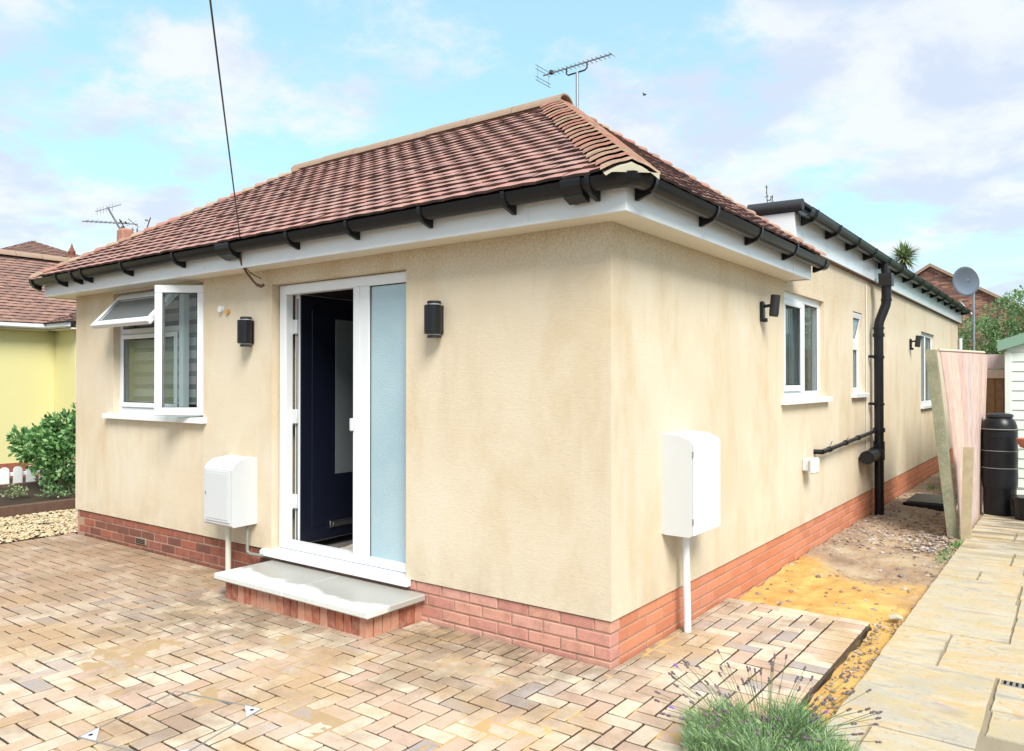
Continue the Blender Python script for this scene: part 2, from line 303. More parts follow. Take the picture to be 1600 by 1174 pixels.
# ------------------------------------------------------------ mesh helpers
class MB:
    def __init__(s): s.v = []; s.f = []; s.m = []
    def add(s, vs, fs, mi=0, M=None):
        o = len(s.v)
        s.v += [tuple(M @ Vector(p)) if M is not None else tuple(p) for p in vs]
        s.f += [tuple(i + o for i in f) for f in fs]
        s.m += (mi if isinstance(mi, list) else [mi] * len(fs)); return s
    def box(s, x0, x1, y0, y1, z0, z1, c=.003, mi=0, M=None):
        x0, x1 = sorted((x0, x1)); y0, y1 = sorted((y0, y1)); z0, z1 = sorted((z0, z1))
        c = min(c, (x1 - x0) * .3, (y1 - y0) * .3, (z1 - z0) * .3)
        vs, fs = chbox(x1 - x0, y1 - y0, z1 - z0, c)
        vs = [(a + (x0 + x1) / 2, b + (y0 + y1) / 2, d + (z0 + z1) / 2) for a, b, d in vs]
        return s.add(vs, fs, mi, M)
    def tube(s, pts, r, n=10, mi=0, M=None, cap=True):
        pts = [Vector(p) for p in pts]; rs = r if isinstance(r, (list, tuple)) else [r] * len(pts)
        vs = []; fs = []; up = None
        for i, p in enumerate(pts):
            t = (pts[min(i + 1, len(pts) - 1)] - pts[max(i - 1, 0)]).normalized()
            if up is None: up = Vector((0, 0, 1)) if abs(t.z) < .9 else Vector((1, 0, 0))
            a = t.cross(up).normalized(); b = a.cross(t).normalized(); up = b
            for k in range(n):
                q = 2 * PI * k / n; vs.append(tuple(p + (a * math.cos(q) + b * math.sin(q)) * rs[i]))
        for i in range(len(pts) - 1):
            for k in range(n):
                k2 = (k + 1) % n; fs.append((i * n + k, i * n + k2, (i + 1) * n + k2, (i + 1) * n + k))
        if cap: fs.append(tuple(range(n))); fs.append(tuple((len(pts) - 1) * n + k for k in reversed(range(n))))
        return s.add(vs, fs, mi, M)
    def lathe(s, prof, c, n=24, mi=0, M=None):
        vs = []; fs = []
        for r, z in prof:
            for k in range(n):
                q = 2 * PI * k / n; vs.append((c[0] + r * math.cos(q), c[1] + r * math.sin(q), c[2] + z))
        for i in range(len(prof) - 1):
            for k in range(n):
                k2 = (k + 1) % n; fs.append((i * n + k, i * n + k2, (i + 1) * n + k2, (i + 1) * n + k))
        fs.append(tuple(reversed(range(n)))); fs.append(tuple((len(prof) - 1) * n + k for k in range(n)))
        return s.add(vs, fs, mi, M)
    def prism(s, poly, axis, a, b, mi=0, M=None):
        """poly = 2D points, extruded along axis (0,1,2) from a to b"""
        n = len(poly)
        def P(q, t):
            return {0: (t, q[0], q[1]), 1: (q[0], t, q[1]), 2: (q[0], q[1], t)}[axis]
        vs = [P(q, a) for q in poly] + [P(q, b) for q in poly]
        fs = [tuple(range(n))[::-1], tuple(range(n, 2 * n))] + [(i, (i + 1) % n, n + (i + 1) % n, n + i) for i in range(n)]
        return s.add(vs, fs, mi, M)
    def mesh(s, name, mats, smooth=False):
        me = bpy.data.meshes.new(name); me.from_pydata(s.v, [], s.f)
        for m in (mats if isinstance(mats, (list, tuple)) else [mats]): me.materials.append(MAT[m])
        if len(set(s.m)) > 1: me.polygons.foreach_set('material_index', s.m)
        if smooth: me.polygons.foreach_set('use_smooth', [True] * len(s.f))
        me.update(); fixn(me)
        if smooth:
            try: me.set_sharp_from_angle(angle=R(38))
            except Exception: pass
        return me
    def build(s, name, mats, parent=None, smooth=False, loc=None):
        o = bpy.data.objects.new(name, s.mesh(name, mats, smooth)); sc.collection.objects.link(o)
        if parent: o.parent = parent
        if loc: o.location = loc
        return o
import bmesh
def fixn(me):
    if len(me.polygons) > 60000: return
    bm = bmesh.new(); bm.from_mesh(me); bmesh.ops.recalc_face_normals(bm, faces=bm.faces); bm.to_mesh(me); bm.free()
def chbox(sx, sy, sz, c):
    X, Y, Z = sx / 2, sy / 2, sz / 2; vs = []; idx = {}
    for a in (-1, 1):
        for b in (-1, 1):
            for d in (-1, 1):
                for k in range(3):
                    q = [a * (X - c), b * (Y - c), d * (Z - c)]; q[k] = (a * X, b * Y, d * Z)[k]
                    idx[(a, b, d, k)] = len(vs); vs.append(tuple(q))
    fs = []
    for k in range(3):
        o = [j for j in range(3) if j != k]
        for sg in (-1, 1):
            f = []
            for p, q in ((-1, -1), (1, -1), (1, 1), (-1, 1)):
                t = [0, 0, 0]; t[k] = sg; t[o[0]] = p; t[o[1]] = q; f.append(idx[(*t, k)])
            fs.append(tuple(f))
    for k in range(3):          # edge chamfers, edge runs along axis k
        o = [j for j in range(3) if j != k]
        for p in (-1, 1):
            for q in (-1, 1):
                f = []
                for e, kk in ((-1, o[0]), (1, o[0]), (1, o[1]), (-1, o[1])):
                    t = [0, 0, 0]; t[k] = e; t[o[0]] = p; t[o[1]] = q; f.append(idx[(*t, kk)])
                fs.append(tuple(f))
    for a in (-1, 1):
        for b in (-1, 1):
            for d in (-1, 1): fs.append(tuple(idx[(a, b, d, k)] for k in range(3)))
    return vs, fs
def tag(o, label=None, cat=None, group=None, kind=None):
    if label: o['label'] = label
    if cat: o['category'] = cat
    if group: o['group'] = group
    if kind: o['kind'] = kind
    return o
def empty(name, loc, label, cat, rz=0, group=None):
    o = bpy.data.objects.new(name, None); o.empty_display_size = .1; sc.collection.objects.link(o); o.location = loc; o.rotation_euler = (0, 0, rz)
    return tag(o, label, cat, group)
def copy_thing(src, loc, label, rz=None):
    r = src.copy(); sc.collection.objects.link(r); r.location = loc; r['label'] = label
    if rz is not None: r.rotation_euler = (0, 0, rz)
    for ch in list(src.children):
        c = ch.copy(); sc.collection.objects.link(c); c.parent = r
        for g in list(ch.children):
            d = g.copy(); sc.collection.objects.link(d); d.parent = c
    return r
Fv = Vector((-math.sin(YAW), math.cos(YAW), 0)); Rv = Vector((math.cos(YAW), math.sin(YAW), 0))
def vis(p, n=None):
    """how large a piece at p shows: used only to choose which pieces become objects of their own"""
    q = p - CAM; d = q.dot(Fv)
    if d < .4: return 0
    x = q.dot(Rv) / d; y = q.z / d
    if abs(x) > .69 or abs(y) > .52: return 0
    return (abs(n.dot(q.normalized())) if n is not None else 1) * (1 if n is None or n.dot(q) < 0 else .01) / (d * d)
def pieces(name, tmpl, mats, parent, limit=300, nrm=None):
    """tmpl: list of (vs, fs, mi, matrix). The largest in view become objects, the rest one joined part."""
    sc_ = [(vis(t[3].translation, nrm(t[3]) if nrm else None), i) for i, t in enumerate(tmpl)]; sc_.sort(reverse=True)
    cache = {}; rest = MB(); n = 0
    for s, i in sc_:
        vs, fs, mi, M = tmpl[i]
        if n < limit and s > 0:
            k = id(vs)
            if k not in cache:
                cache[k] = MB().add(vs, fs, mi).mesh(name, mats)
            o = bpy.data.objects.new(name, cache[k]); sc.collection.objects.link(o); o.matrix_local = M; o.parent = parent; n += 1
        else: rest.add(vs, fs, mi, M)
    if rest.v: tag(rest.build(name, mats, parent), kind='stuff')
def orient(o, x, y, z, s=(1, 1, 1)):
    M = Matrix(((x.x * s[0], y.x * s[1], z.x * s[2], o.x), (x.y * s[0], y.y * s[1], z.y * s[2], o.y), (x.z * s[0], y.z * s[1], z.z * s[2], o.z), (0, 0, 0, 1)))
    return M

# ------------------------------------------------------------ ground
g = MB(); g.add([(-600, -600, -.2), (600, -600, -.2), (600, 600, -.2), (-600, 600, -.2)], [(0, 1, 2, 3)])
tag(g.build('ground', 'earth'), 'bare earth ground reaching to the horizon around the houses', None, None, 'structure')
def grid(x0, x1, y0, y1, st, fn):
    nx = max(2, int((x1 - x0) / st)); ny = max(2, int((y1 - y0) / st)); m = MB()
    m.v = [(x0 + (x1 - x0) * i / nx, y0 + (y1 - y0) * j / ny, fn(x0 + (x1 - x0) * i / nx, y0 + (y1 - y0) * j / ny)) for j in range(ny + 1) for i in range(nx + 1)]
    m.f = [(j * (nx + 1) + i, j * (nx + 1) + i + 1, (j + 1) * (nx + 1) + i + 1, (j + 1) * (nx + 1) + i) for j in range(ny) for i in range(nx)]; m.m = [0] * len(m.f); return m
# driveway: jointing bed and pavers
dw = MB(); dw.box(-6.34, .955, -5.2, .02, -.19, -.034, .001); dw.box(.0, .955, .02, 1.705, -.19, -.034, .001)
drive = tag(dw.build('driveway', 'jointing_sand'), 'block paved driveway of clay pavers in herringbone in front of the bungalow', None, None, 'structure')
pv = {}
for nm, sx, sy in (('h', .188, .088), ('v', .088, .188), ('s', .088, .088), ('b', .195, .145)): pv[nm] = chbox(sx, sy, .05, .003)
pl = []
def put(nm, x, y):
    d = noise.noise(Vector((x * 1.1, y * 1.1, 0))) * .002
    M = Matrix.Translation((x + random.gauss(0, .0008), y + random.gauss(0, .0008), -.025 + d + random.uniform(-.0015, .0015))) @ Matrix.Rotation(random.gauss(0, .007), 4, 'Z') @ Matrix.Rotation(random.gauss(0, .006), 4, 'X') @ Matrix.Rotation(random.gauss(0, .006), 4, 'Y')
    pl.append((pv[nm][0], pv[nm][1], 0, M))
def inA(i, j):
    x = i * .1 + .1; y = j * .1 + .05
    if -2.87 < x < -1.45 and y > -.42: return False
    if -3.12 < x < .75 and -5.1 < y < -.2: return True
    if .06 < x < .75 and -.2 < y < 1.6: return True
    if -6.3 < x < -3.25 and -5.1 < y < -.1: return True
    return False
for i in range(-64, 9):
    for j in range(-52, 18):
        k = (i - j) % 4
        if k == 0 or k == 2:
            i2, j2 = (i + 1, j) if k == 0 else (i, j - 1)
            a, b = inA(i, j), inA(i2, j2)
            if a and b: put('h' if k == 0 else 'v', (i + i2) * .05 + .1, (j + j2) * .05 + .05)
            elif a: put('s', i * .1 + .1, j * .1 + .05)
            elif b: put('s', i2 * .1 + .1, j2 * .1 + .05)
for j in range(-50, 16): put('h', .85, j * .1 + .05)                      # soldier course on the right edge
pv['n'] = chbox(.040, .0915, .05, .004)
for i in range(5): put('h', .095 + i * .19, 1.652)
for j in range(-2, 16): put('n', .027, j * .1 + .05)
for i in range(-14, 0): put('v', i * .1 + .05, -.1 - .0)
for i in range(-63, -29): 
    if i * .1 + .05 < -3.25 : put('s', i * .1 + .05, -.05)
for j in range(-25, 0): put('v', -3.2, j * .2 + .1)
pieces('paver', pl, 'paver_clay', drive, 300)

def drift(x, y):
    b = 0
    for cx_, cy_, rx, ry in ((-.75, -1.35, .55, .28), (-1.5, -.85, .5, .2), (-.1, -.95, .3, .3), (-2.3, -1.5, .5, .25), (-.4, -1.9, .4, .3), (.07, .35, .10, .5), (-.02, -.08, .14, .10), (-2.9, -2.0, .4, .3), (-.2, -1.45, .3, .3)):
        b = max(b, 1 - math.sqrt(((x - cx_) / rx) ** 2 + ((y - cy_) / ry) ** 2))
    n_ = noise.fractal(Vector((x * 3.2, y * 3.2, 2)), .8, 2.0, 6)
    return max(-.038, min(-.016 + .024 * (b * 1.1 + n_ * 1.1), -.0006 + .0016 * noise.noise(Vector((x * 6, y * 6, 7))) + .0006 * noise.noise(Vector((x * 30, y * 30, 0)))))
tag(grid(-3.2, .70, -3.2, -.22, .018, drift).build('sand_drift', 'dry_sand', None, True), 'thin drifts of dry ochre sand swept over the block paving', 'sand', None, 'stuff')
tag(grid(.012, .30, -.2, 1.55, .018, drift).build('sand_drift', 'dry_sand', None, True), 'orange sand spilled along the foot of the side wall over the paving', 'sand', None, 'stuff')
# sand and soil of the side passage
def soil_z(x, y):
    s = -.055 + .036 * noise.fractal(Vector((x * 2.2, y * 2.2, 1)), 1.0, 2.0, 5) + .012 * noise.fractal(Vector((x * 14, y * 14, 4)), .9, 2.0, 3)
    if y < 1.71 and x < .955: s = min(s, -.10)
    if x > 1.0: s += .01
    s += .03 * math.exp(-((x - .12) ** 2) / .05) * (1 if 3.0 < y < 6 else .2)
    return s
tag(grid(0, 1.16, 1.2, 15, .025, soil_z).build('soil_passage', 'sand_and_soil', None, True), 'strip of orange sand and rubbly soil along the side wall', None, None, 'structure')
tag(grid(.94, 1.16, -3, 1.21, .025, lambda x, y: -.045 + .02 * noise.noise(Vector((x * 9, y * 9, 1)))).build('sand_strip', 'sand_and_soil', None, True), 'narrow sandy trench between the paving and the flagstone path', None, None, 'structure')
# loose stones on it
OCT = [(1, 0, 0), (-1, 0, 0), (0, 1, 0), (0, -1, 0), (0, 0, 1), (0, 0, -1), (.6, .6, .6), (-.6, .6, .55), (.6, -.6, .6), (-.6, -.6, .6)]
OF = [(4, 6, 7), (4, 7, 9), (4, 9, 8), (4, 8, 6), (6, 2, 7), (7, 1, 9), (9, 3, 8), (8, 0, 6), (0, 2, 6), (2, 1, 7), (1, 3, 9), (3, 0, 8), (5, 2, 0), (5, 1, 2), (5, 3, 1), (5, 0, 3)]
def stone(m, x, y, z, r):
    vs = [(p[0] * r * random.uniform(.7, 1.2), p[1] * r * random.uniform(.7, 1.2), p[2] * r * random.uniform(.35, .75)) for p in OCT]
    m.add(vs, OF, 0, Matrix.Translation((x, y, z)) @ Matrix.Rotation(random.uniform(0, 6.3), 4, 'Z'))
m = MB()
for _ in range(2400):
    y = random.uniform(1.8, 9) if random.random() < .6 else random.gauss(5.2, .55); x = random.uniform(.04, 1.1)
    d = noise.noise(Vector((x * 2.5, y * 1.6, 9)))
    if y < 3.8 and random.random() < .45: continue
    if d < -.1 and random.random() < .7: continue
    stone(m, x, y, soil_z(x, y), random.choice([.006, .008, .01, .013, .018, .026]) * random.uniform(.7, 1.2))
for _ in range(260):
    x = random.gauss(.85, .12); y = random.gauss(4.9, .3)
    stone(m, min(x, 1.1), y, soil_z(x, y) + .01, random.uniform(.008, .03))
for _ in range(420): x = random.uniform(.97, 1.12); y = random.uniform(-1, 1.9); stone(m, x, y, -.04, random.uniform(.004, .014))
tag(m.build('rubble', 'rubble_stone'), 'loose stones and clods scattered over the soil passage', 'rubble', None, 'stuff')
m = MB()
for i in range(1): stone(m, 0, 0, 0, .05)
tag(m.build('pale_stone', 'mortar_cream', loc=(1.05, 1.97, -.02)), 'pale flat stone lying on the sand at the edge of the flagstone path', 'stone')

# flagstone path
pb = MB(); pb.box(1.14, 3.6, -3.2, 7.9, -.19, -.012, .002)
path = tag(pb.build('path', 'weathered_concrete'), 'mortared flagstone path of riven sandstone beside the passage', None, None, 'structure')
slabs = [(1.12, 1.68, .12, 1.09), (1.12, 1.395, 1.11, 1.74), (1.41, 2.25, 1.11, 1.74), (1.12, 1.69, 1.76, 2.07), (1.12, 1.685, 2.09, 2.70), (1.12, 1.67, 2.72, 3.34), (1.12, 1.375, 3.36, 3.68), (1.39, 2.2, 3.36, 3.68),
         (1.12, 1.66, 3.70, 4.02), (1.12, 1.55, 4.04, 4.62), (1.12, 1.7, 4.64, 5.2), (1.12, 1.5, 5.22, 5.75), (1.52, 2.2, 5.22, 5.75), (1.12, 1.9, 5.77, 6.5), (1.57, 2.2, 4.04, 4.62), (1.72, 2.3, 4.64, 5.2), (1.12, 2.3, 6.52, 7.2),
         (1.12, 1.27, -.5, .10), (1.285, 1.68, -.5, .10), (1.12, 1.68, -1.2, -.52), (1.70, 2.3, .62, 1.09), (1.705, 2.3, .30, .60), (1.705, 2.25, 1.76, 2.4), (1.70, 2.4, 2.42, 2.9), (1.69, 2.3, 2.92, 3.34), (1.68, 2.4, 3.70, 4.02), (1.70, 2.3, -.6, -.05), (2.26, 2.8, 1.11, 1.74), (2.3, 2.9, 1.76, 2.9), (2.3, 2.9, 2.92, 4.6), (1.12, 2.3, 7.22, 7.8)]
for (x0, x1, y0, y1) in slabs:
    m = MB(); ring = []; J = .0045; nseg = 7; X0, X1, Y0, Y1 = x0 - .001, x1 + .001, y0 - .001, y1 + .001
    for (a, b) in (((X0, Y0), (X1, Y0)), ((X1, Y0), (X1, Y1)), ((X1, Y1), (X0, Y1)), ((X0, Y1), (X0, Y0))):
        for k in range(nseg):
            t = k / nseg; ring.append((a[0] + (b[0] - a[0]) * t + random.uniform(-J, J) * (k > 0), a[1] + (b[1] - a[1]) * t + random.uniform(-J, J) * (k > 0)))
    n_ = len(ring); cx_, cy_ = (X0 + X1) / 2, (Y0 + Y1) / 2; tx, ty = random.gauss(0, .004), random.gauss(0, .004)
    def Z(x, y, z): return z + tx * (x - cx_) + ty * (y - cy_)
    vs = [(x, y, -.06) for x, y in ring] + [(x, y, Z(x, y, -.006)) for x, y in ring] + [(x + (cx_ - x) * .011, y + (cy_ - y) * .011, Z(x, y, .0)) for x, y in ring]
    fs = [(i, (i + 1) % n_, n_ + (i + 1) % n_, n_ + i) for i in range(n_)] + [(n_ + i, n_ + (i + 1) % n_, 2 * n_ + (i + 1) % n_, 2 * n_ + i) for i in range(n_)] + [tuple(range(2 * n_, 3 * n_))]
    m.add(vs, fs).build('flagstone', 'sandstone', path)

# gravel and planting bed on the left
tag(grid(-7.86, -6.3, -4, 3, .06, lambda x, y: -.015 + .012 * noise.noise(Vector((x * 3, y * 3, 0)))).build('gravel_bed', 'jointing_sand'), 'sandy bed under the gravel left of the bungalow', None, None, 'structure')
m = MB()
for _ in range(9000):
    x = random.uniform(-7.84, -6.33); y = random.uniform(-3, 1.8); stone(m, x, y, random.uniform(-.01, .004) + .012 * noise.noise(Vector((x * 3, y * 3, 0))), random.uniform(.012, .026))
tag(m.build('gravel', 'pebble'), 'golden gravel spread between the paving and the raised bed', 'gravel', None, 'stuff')
tag(grid(-12, -7.9, -5, 4, .08, lambda x, y: (.085 if x > -10.3 else -.02) + .02 * noise.fractal(Vector((x * 4, y * 4, 0)), 1, 2, 3)).build('bed_soil', 'garden_soil', None, True), 'dark soil of the raised planting bed', None, None, 'structure')
m = MB(); m.box(-7.97, -7.87, -5, 3.2, -.02, .115, .006)
tag(m.build('timber_edging', 'timber_sleeper'), 'dark timber sleeper edging the raised bed beside the gravel', 'edging')
m = MB(); m.box(-10.02, -9.96, -5, 3.2, .0, .125, .006)
tag(m.build('timber_edging', 'timber_sleeper'), 'dark timber board behind the bed at the foot of the picket fence', 'edging')

# ------------------------------------------------------------ bungalow
LX = -6.25; EY = 14.6
house = empty('bungalow', (0, 0, 0), 'cream rendered bungalow with red tiled hip roof, open navy front door and long rear extension', 'house')
def panel(m, axis, pos, t, u0, u1, z0, z1, holes, z1b=None):
    """wall of thickness t (signed, inward) on plane axis=pos with rectangular holes (ua,ub,za,zb)"""
    us = sorted({u0, u1, *[h[0] for h in holes], *[h[1] for h in holes]}); zs = sorted({z0, z1, *[h[2] for h in holes], *[h[3] for h in holes]})
    us = [u for u in us if u0 <= u <= u1]; zs = [z for z in zs if z0 <= z <= z1]
    def P(u, z, d): return (u, pos + d, z) if axis == 1 else (pos + d, u, z)
    for d in (0, t):
        idx = {}
        vs = []; fs = []
        for u in us:
            for z in zs: idx[(u, z)] = len(vs); vs.append(P(u, z, d))
        for a, b in zip(us, us[1:]):
            for c, e in zip(zs, zs[1:]):
                mu, mz = (a + b) / 2, (c + e) / 2
                if any(h[0] < mu < h[1] and h[2] < mz < h[3] for h in holes): continue
                fs.append((idx[(a, c)], idx[(b, c)], idx[(b, e)], idx[(a, e)]))
        m.add(vs, fs, 0 if d == 0 else 1)
    for h in list(holes):
        q = [(h[0], h[2]), (h[1], h[2]), (h[1], h[3]), (h[0], h[3])]
        m.add([P(u, z, 0) for u, z in q] + [P(u, z, t) for u, z in q], [(i, (i + 1) % 4, 4 + (i + 1) % 4, 4 + i) for i in range(4)], 0)
DOOR = (-2.99, -1.545, .2, 2.305); WF = (-5.475, -3.93, 1.25, 2.40)
W1 = (3.02, 4.29, 1.40, 2.345); W2 = (5.50, 5.95, 1.42, 2.345); W3 = (10.05, 11.40, 1.17, 2.36)
m = MB()
panel(m, 1, 0, .27, LX, 0, .25, 2.43, [(DOOR[0], DOOR[1], .252, DOOR[3]), WF]); m2 = MB()
panel(m2, 0, 0, -.27, 0, EY, .25, 2.775, [W1, W2, W3])
panel(m, 0, LX, .27, 0, EY, .25, 2.43, [])
panel(m, 1, EY, -.27, LX, 0, .25, 2.775, [])
m.add(m2.v, m2.f, m2.m)
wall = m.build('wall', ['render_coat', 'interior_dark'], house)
# brick plinth: mortar core and bricks proud of it
m = MB(); m.box(LX + .016, -.016, .016, .2, -.19, .2495, .001); m.box(-.2, -.016, .2, 14.58, -.19, .2495, .001); m.box(LX + .022, LX + .2, .2, 14.58, -.19, .2495, .001)
plinth = m.build('plinth', 'mortar_red', house)
bv, bf = chbox(.2135, .1, .0635, .0035); hv, hf = chbox(.1015, .1, .0635, .0035)
BR = {k: [] for k in ('brick_old', 'brick_pink', 'brick_orange')}
for c in range(6):
    z = .25 - .0375 - c * .075
    n_ = 0; x = -.0 - (0 if c % 2 else .1125)
    if c % 2 == 0: BR['brick_pink'].append((hv, hf, 0, Matrix.Translation((-.0605, .061, z))))
    while x > LX + .1 and c < 5:
        xc = x - .1125 - (.008 if c % 2 else 0)
        key = 'brick_old' if xc < -2.3 else 'brick_pink'
        if xc - .1 > LX: BR[key].append((bv, bf, 0, Matrix.Translation((xc, .061 + random.gauss(0, .0012), z)) @ Matrix.Rotation(random.gauss(0, .006), 4, 'Y')))
        x -= .225
    y = .12 if c % 2 == 0 else .22
    if c % 2: BR['brick_orange'].append((hv, hf, 0, Matrix.Translation((-.061, .167, z)) @ Matrix.Rotation(PI / 2, 4, 'Z')))
    while y < 14.3:
        yc = y + .1125
        BR['brick_orange'].append((bv, bf, 0, Matrix.Translation((-.061 + random.gauss(0, .001), yc, z)) @ Matrix.Rotation(PI / 2, 4, 'Z')))
        y += .225
def nb(M): return Vector((0, -1, 0))
allb = sum(len(v) for v in BR.values())
pieces('brick', BR['brick_old'], 'brick_old', plinth, 80, lambda M: Vector((0, -1, 0)))
pieces('brick', BR['brick_pink'], 'brick_pink', plinth, 45, lambda M: Vector((0, -1, 0)))
pieces('brick', BR['brick_orange'], 'brick_orange', plinth, 170, lambda M: Vector((1, 0, 0)))
m = MB(); m.box(-5.05, -4.86, .002, .03, .045, .105, .002)
for k in range(3): m.box(-5.035, -4.875, -.002, .004, .055 + k * .016, .063 + k * .016, .001, 1)
m.build('air_brick', ['ridge_red', 'dark_gap'], house)

# window and door makers: local frame (u along wall, d inward, z up)
def MF(y=0): return Matrix(((1, 0, 0, 0), (0, 1, 0, y), (0, 0, 1, 0), (0, 0, 0, 1)))
def MS(x=0): return Matrix(((0, -1, 0, x), (1, 0, 0, 0), (0, 0, 1, 0), (0, 0, 0, 1)))
def ring(m, M, u0, u1, z0, z1, w, d0, d1, mi=0, c=.006):
    m.box(u0, u1, d0, d1, z0, z0 + w, c, mi, M); m.box(u0, u1, d0, d1, z1 - w, z1, c, mi, M)
    m.box(u0, u0 + w, d0 + .0006, d1, z0 + w, z1 - w, c, mi, M); m.box(u1 - w, u1, d0 + .0006, d1, z0 + w, z1 - w, c, mi, M)
def gasket(m, M, u0, u1, z0, z1, d, mi=1):
    ring(m, M, u0, u1, z0, z1, .006, d, d + .004, mi, .001)
def pane(M, u0, u1, z0, z1, d, parent, mat='window_glass', t=.02):
    p = MB().box(u0, u1, d, d + t, z0, z1, .001, 0, M); return p.build('pane', mat, parent)
def sillp(M, u0, u1, z0, z1, d0, d1, parent):
    p = MB(); p.prism([(d0, z0), (d0, z1 - .006), (d0 + .012, z1), (d1, z1 + .008), (d1, z0)], 0, u0, u1, 0, M); return p.build('sill', 'white_upvc', parent)
# front bedroom window
M = MF(); m = MB(); ring(m, M, WF[0] - .02, WF[1] + .02, 1.24, 2.40, .065, .065, .13)
m.box(-4.43, -4.36, .066, .129, 1.305, 2.335, .005, 0, M); m.box(WF[0] + .045, -4.43, .066, .129, 2.005, 2.06, .005, 0, M)
ring(m, M, -5.42, -4.435, 1.31, 2.003, .045, .045, .066); gasket(m, M, -5.376, -4.479, 1.354, 1.959, .05); gasket(m, M, -5.42, -4.435, 2.06, 2.335, .07)
win = m.build('window', ['white_upvc', 'dark_gap'], house); win['label'] = 'front window with top light and side casement standing open'
pane(M, -5.376, -4.479, 1.354, 1.959, .056, win)
sillp(M, -5.58, -3.875, 1.20, 1.245, -.055, .07, win)
# open side casement hinged on the right, swung out
hx, ang = -3.955, 36.56
Mc = Matrix.Translation((hx, .045, 0)) @ Matrix.Rotation(R(ang), 4, 'Z') @ Matrix.Translation((-.43, -.03, 0))
m = MB(); ring(m, Mc, .0, .43, 1.265, 2.375, .068, -.01, .05); gasket(m, Mc, .066, .364, 1.331, 2.309, -.006)
s = m.build('sash', ['white_upvc', 'dark_gap'], win); s['label'] = 'tall casement sash swung open outwards'
pane(Mc, .07, .36, 1.335, 2.305, .01, win)
# open top light hinged at its head
Mt = Matrix.Translation((0, .05, 2.36)) @ Matrix.Rotation(R(-42), 4, 'X') @ Matrix.Translation((0, 0, -2.36))
m = MB(); ring(m, Mt, -5.43, -4.40, 1.955, 2.36, .062, -.03, .02); gasket(m, Mt, -5.37, -4.46, 2.015, 2.30, -.026)
s = m.build('sash', ['white_upvc', 'dark_gap'], win); s['label'] = 'small top hung sash tilted open outwards'
pane(Mt, -5.368, -4.462, 2.017, 2.298, -.01, win, 'door_frosted')
# zebra blind behind it
bl = empty('roller_blind', (-4.62, .2, 2.38), 'pale day and night blind of alternating bands hanging inside the front window', 'blind')
m = MB(); m.tube([(-.86, 0, 0), (.64, 0, 0)], .022, 12); m.box(-.86, .64, -.03, .03, .0, .035); m.build('head_tube', 'white_upvc', bl, True)
for k in range(8):
    m = MB(); z = -.07 - k * .118; m.box(-.86, .64, -.003, .003, z - .075, z, .001); m.build('blind_band', 'blind_pink' if k in (5, 6) else 'blind_white', bl)
    m = MB(); m.box(-.86, .64, -.001, .001, z - .117, z - .076, .0005); m.build('blind_band', 'blind_net', bl)
m = MB(); m.box(-.86, .64, -.008, .008, -1.035, -1.015, .003); m.build('bottom_rail', 'white_upvc', bl)

# front door set
M = MF(); m = MB()
m.box(-2.975, -2.895, .06, .13, .263, 2.30, .006, 0, M); m.box(-1.60, -1.52, .06, .13, .263, 2.30, .006, 0, M)
m.box(-2.895, -1.60, .0607, .13, 2.225, 2.30, .006, 0, M); m.box(-2.895, -1.60, .0607, .13, .263, .325, .006, 0, M)
m.box(-2.135, -1.965, .0614, .13, .315, 2.225, .006, 0, M); m.box(-2.10, -2.06, .057, .0625, .315, 2.225, .002, 0, M)
gasket(m, M, -1.965, -1.60, .315, 2.225, .07)
ds = m.build('door_frame', ['white_upvc', 'dark_gap'], house); ds['label'] = 'white entrance frame with frosted side light'
pane(M, -1.962, -1.603, .318, 2.222, .078, ds, 'frosted_glass')
m = MB(); m.prism([(-.04, .208), (-.04, .240), (-.025, .253), (.10, .262), (.10, .256), (.0, .2515), (.0, .208)], 0, -3.08, -1.50, 0); m.build('sill', 'white_upvc', ds)
m = MB(); m.box(-2.142, -2.112, .035, .06, 1.20, 1.29, .006); m.build('lock_keep', 'white_metal', ds)
# leaf, swung inwards to stand along the hall wall
m = MB(); LT = Matrix.Translation((-2.85, .15, 0)) @ Matrix.Rotation(R(1.5), 4, 'Z')
m.box(-.045, 0, 0, .93, .28, 2.235, .003, 0, LT); m.box(.0, .008, .012, .93, .285, 2.23, .002, 1, LT)
m.box(.008, .013, .12, .80, .40, 2.12, .004, 1, LT); m.box(-.028, -.020, -.003, .002, .3, 2.2, .001, 2, LT); m.box(-.012, -.006, -.003, .002, .3, 2.2, .001, 2, LT)
lf = m.build('door_leaf', ['white_upvc', 'navy_door', 'dark_gap'], house); lf['label'] = 'dark navy front door leaf swung open into the hall'
m = MB(); m.box(.013, .017, .36, .60, .80, 2.06, .002, 0, LT); m.build('glazing', 'door_frosted', lf)
m = MB(); m.box(.013, .022, .30, .60, .37, .425, .003, 0, LT); m.box(.022, .027, .33, .57, .385, .41, .002, 0, LT); m.build('letter_plate', 'chrome', lf)
for z in (.62, 1.28, 1.98):
    m = MB(); m.box(-2.905, -2.85, .128, .150, z - .055, z + .055, .004); m.tube([(-2.90, .125, z - .06), (-2.90, .125, z + .06)], .008, 8); m.build('hinge', 'white_metal', lf, True)
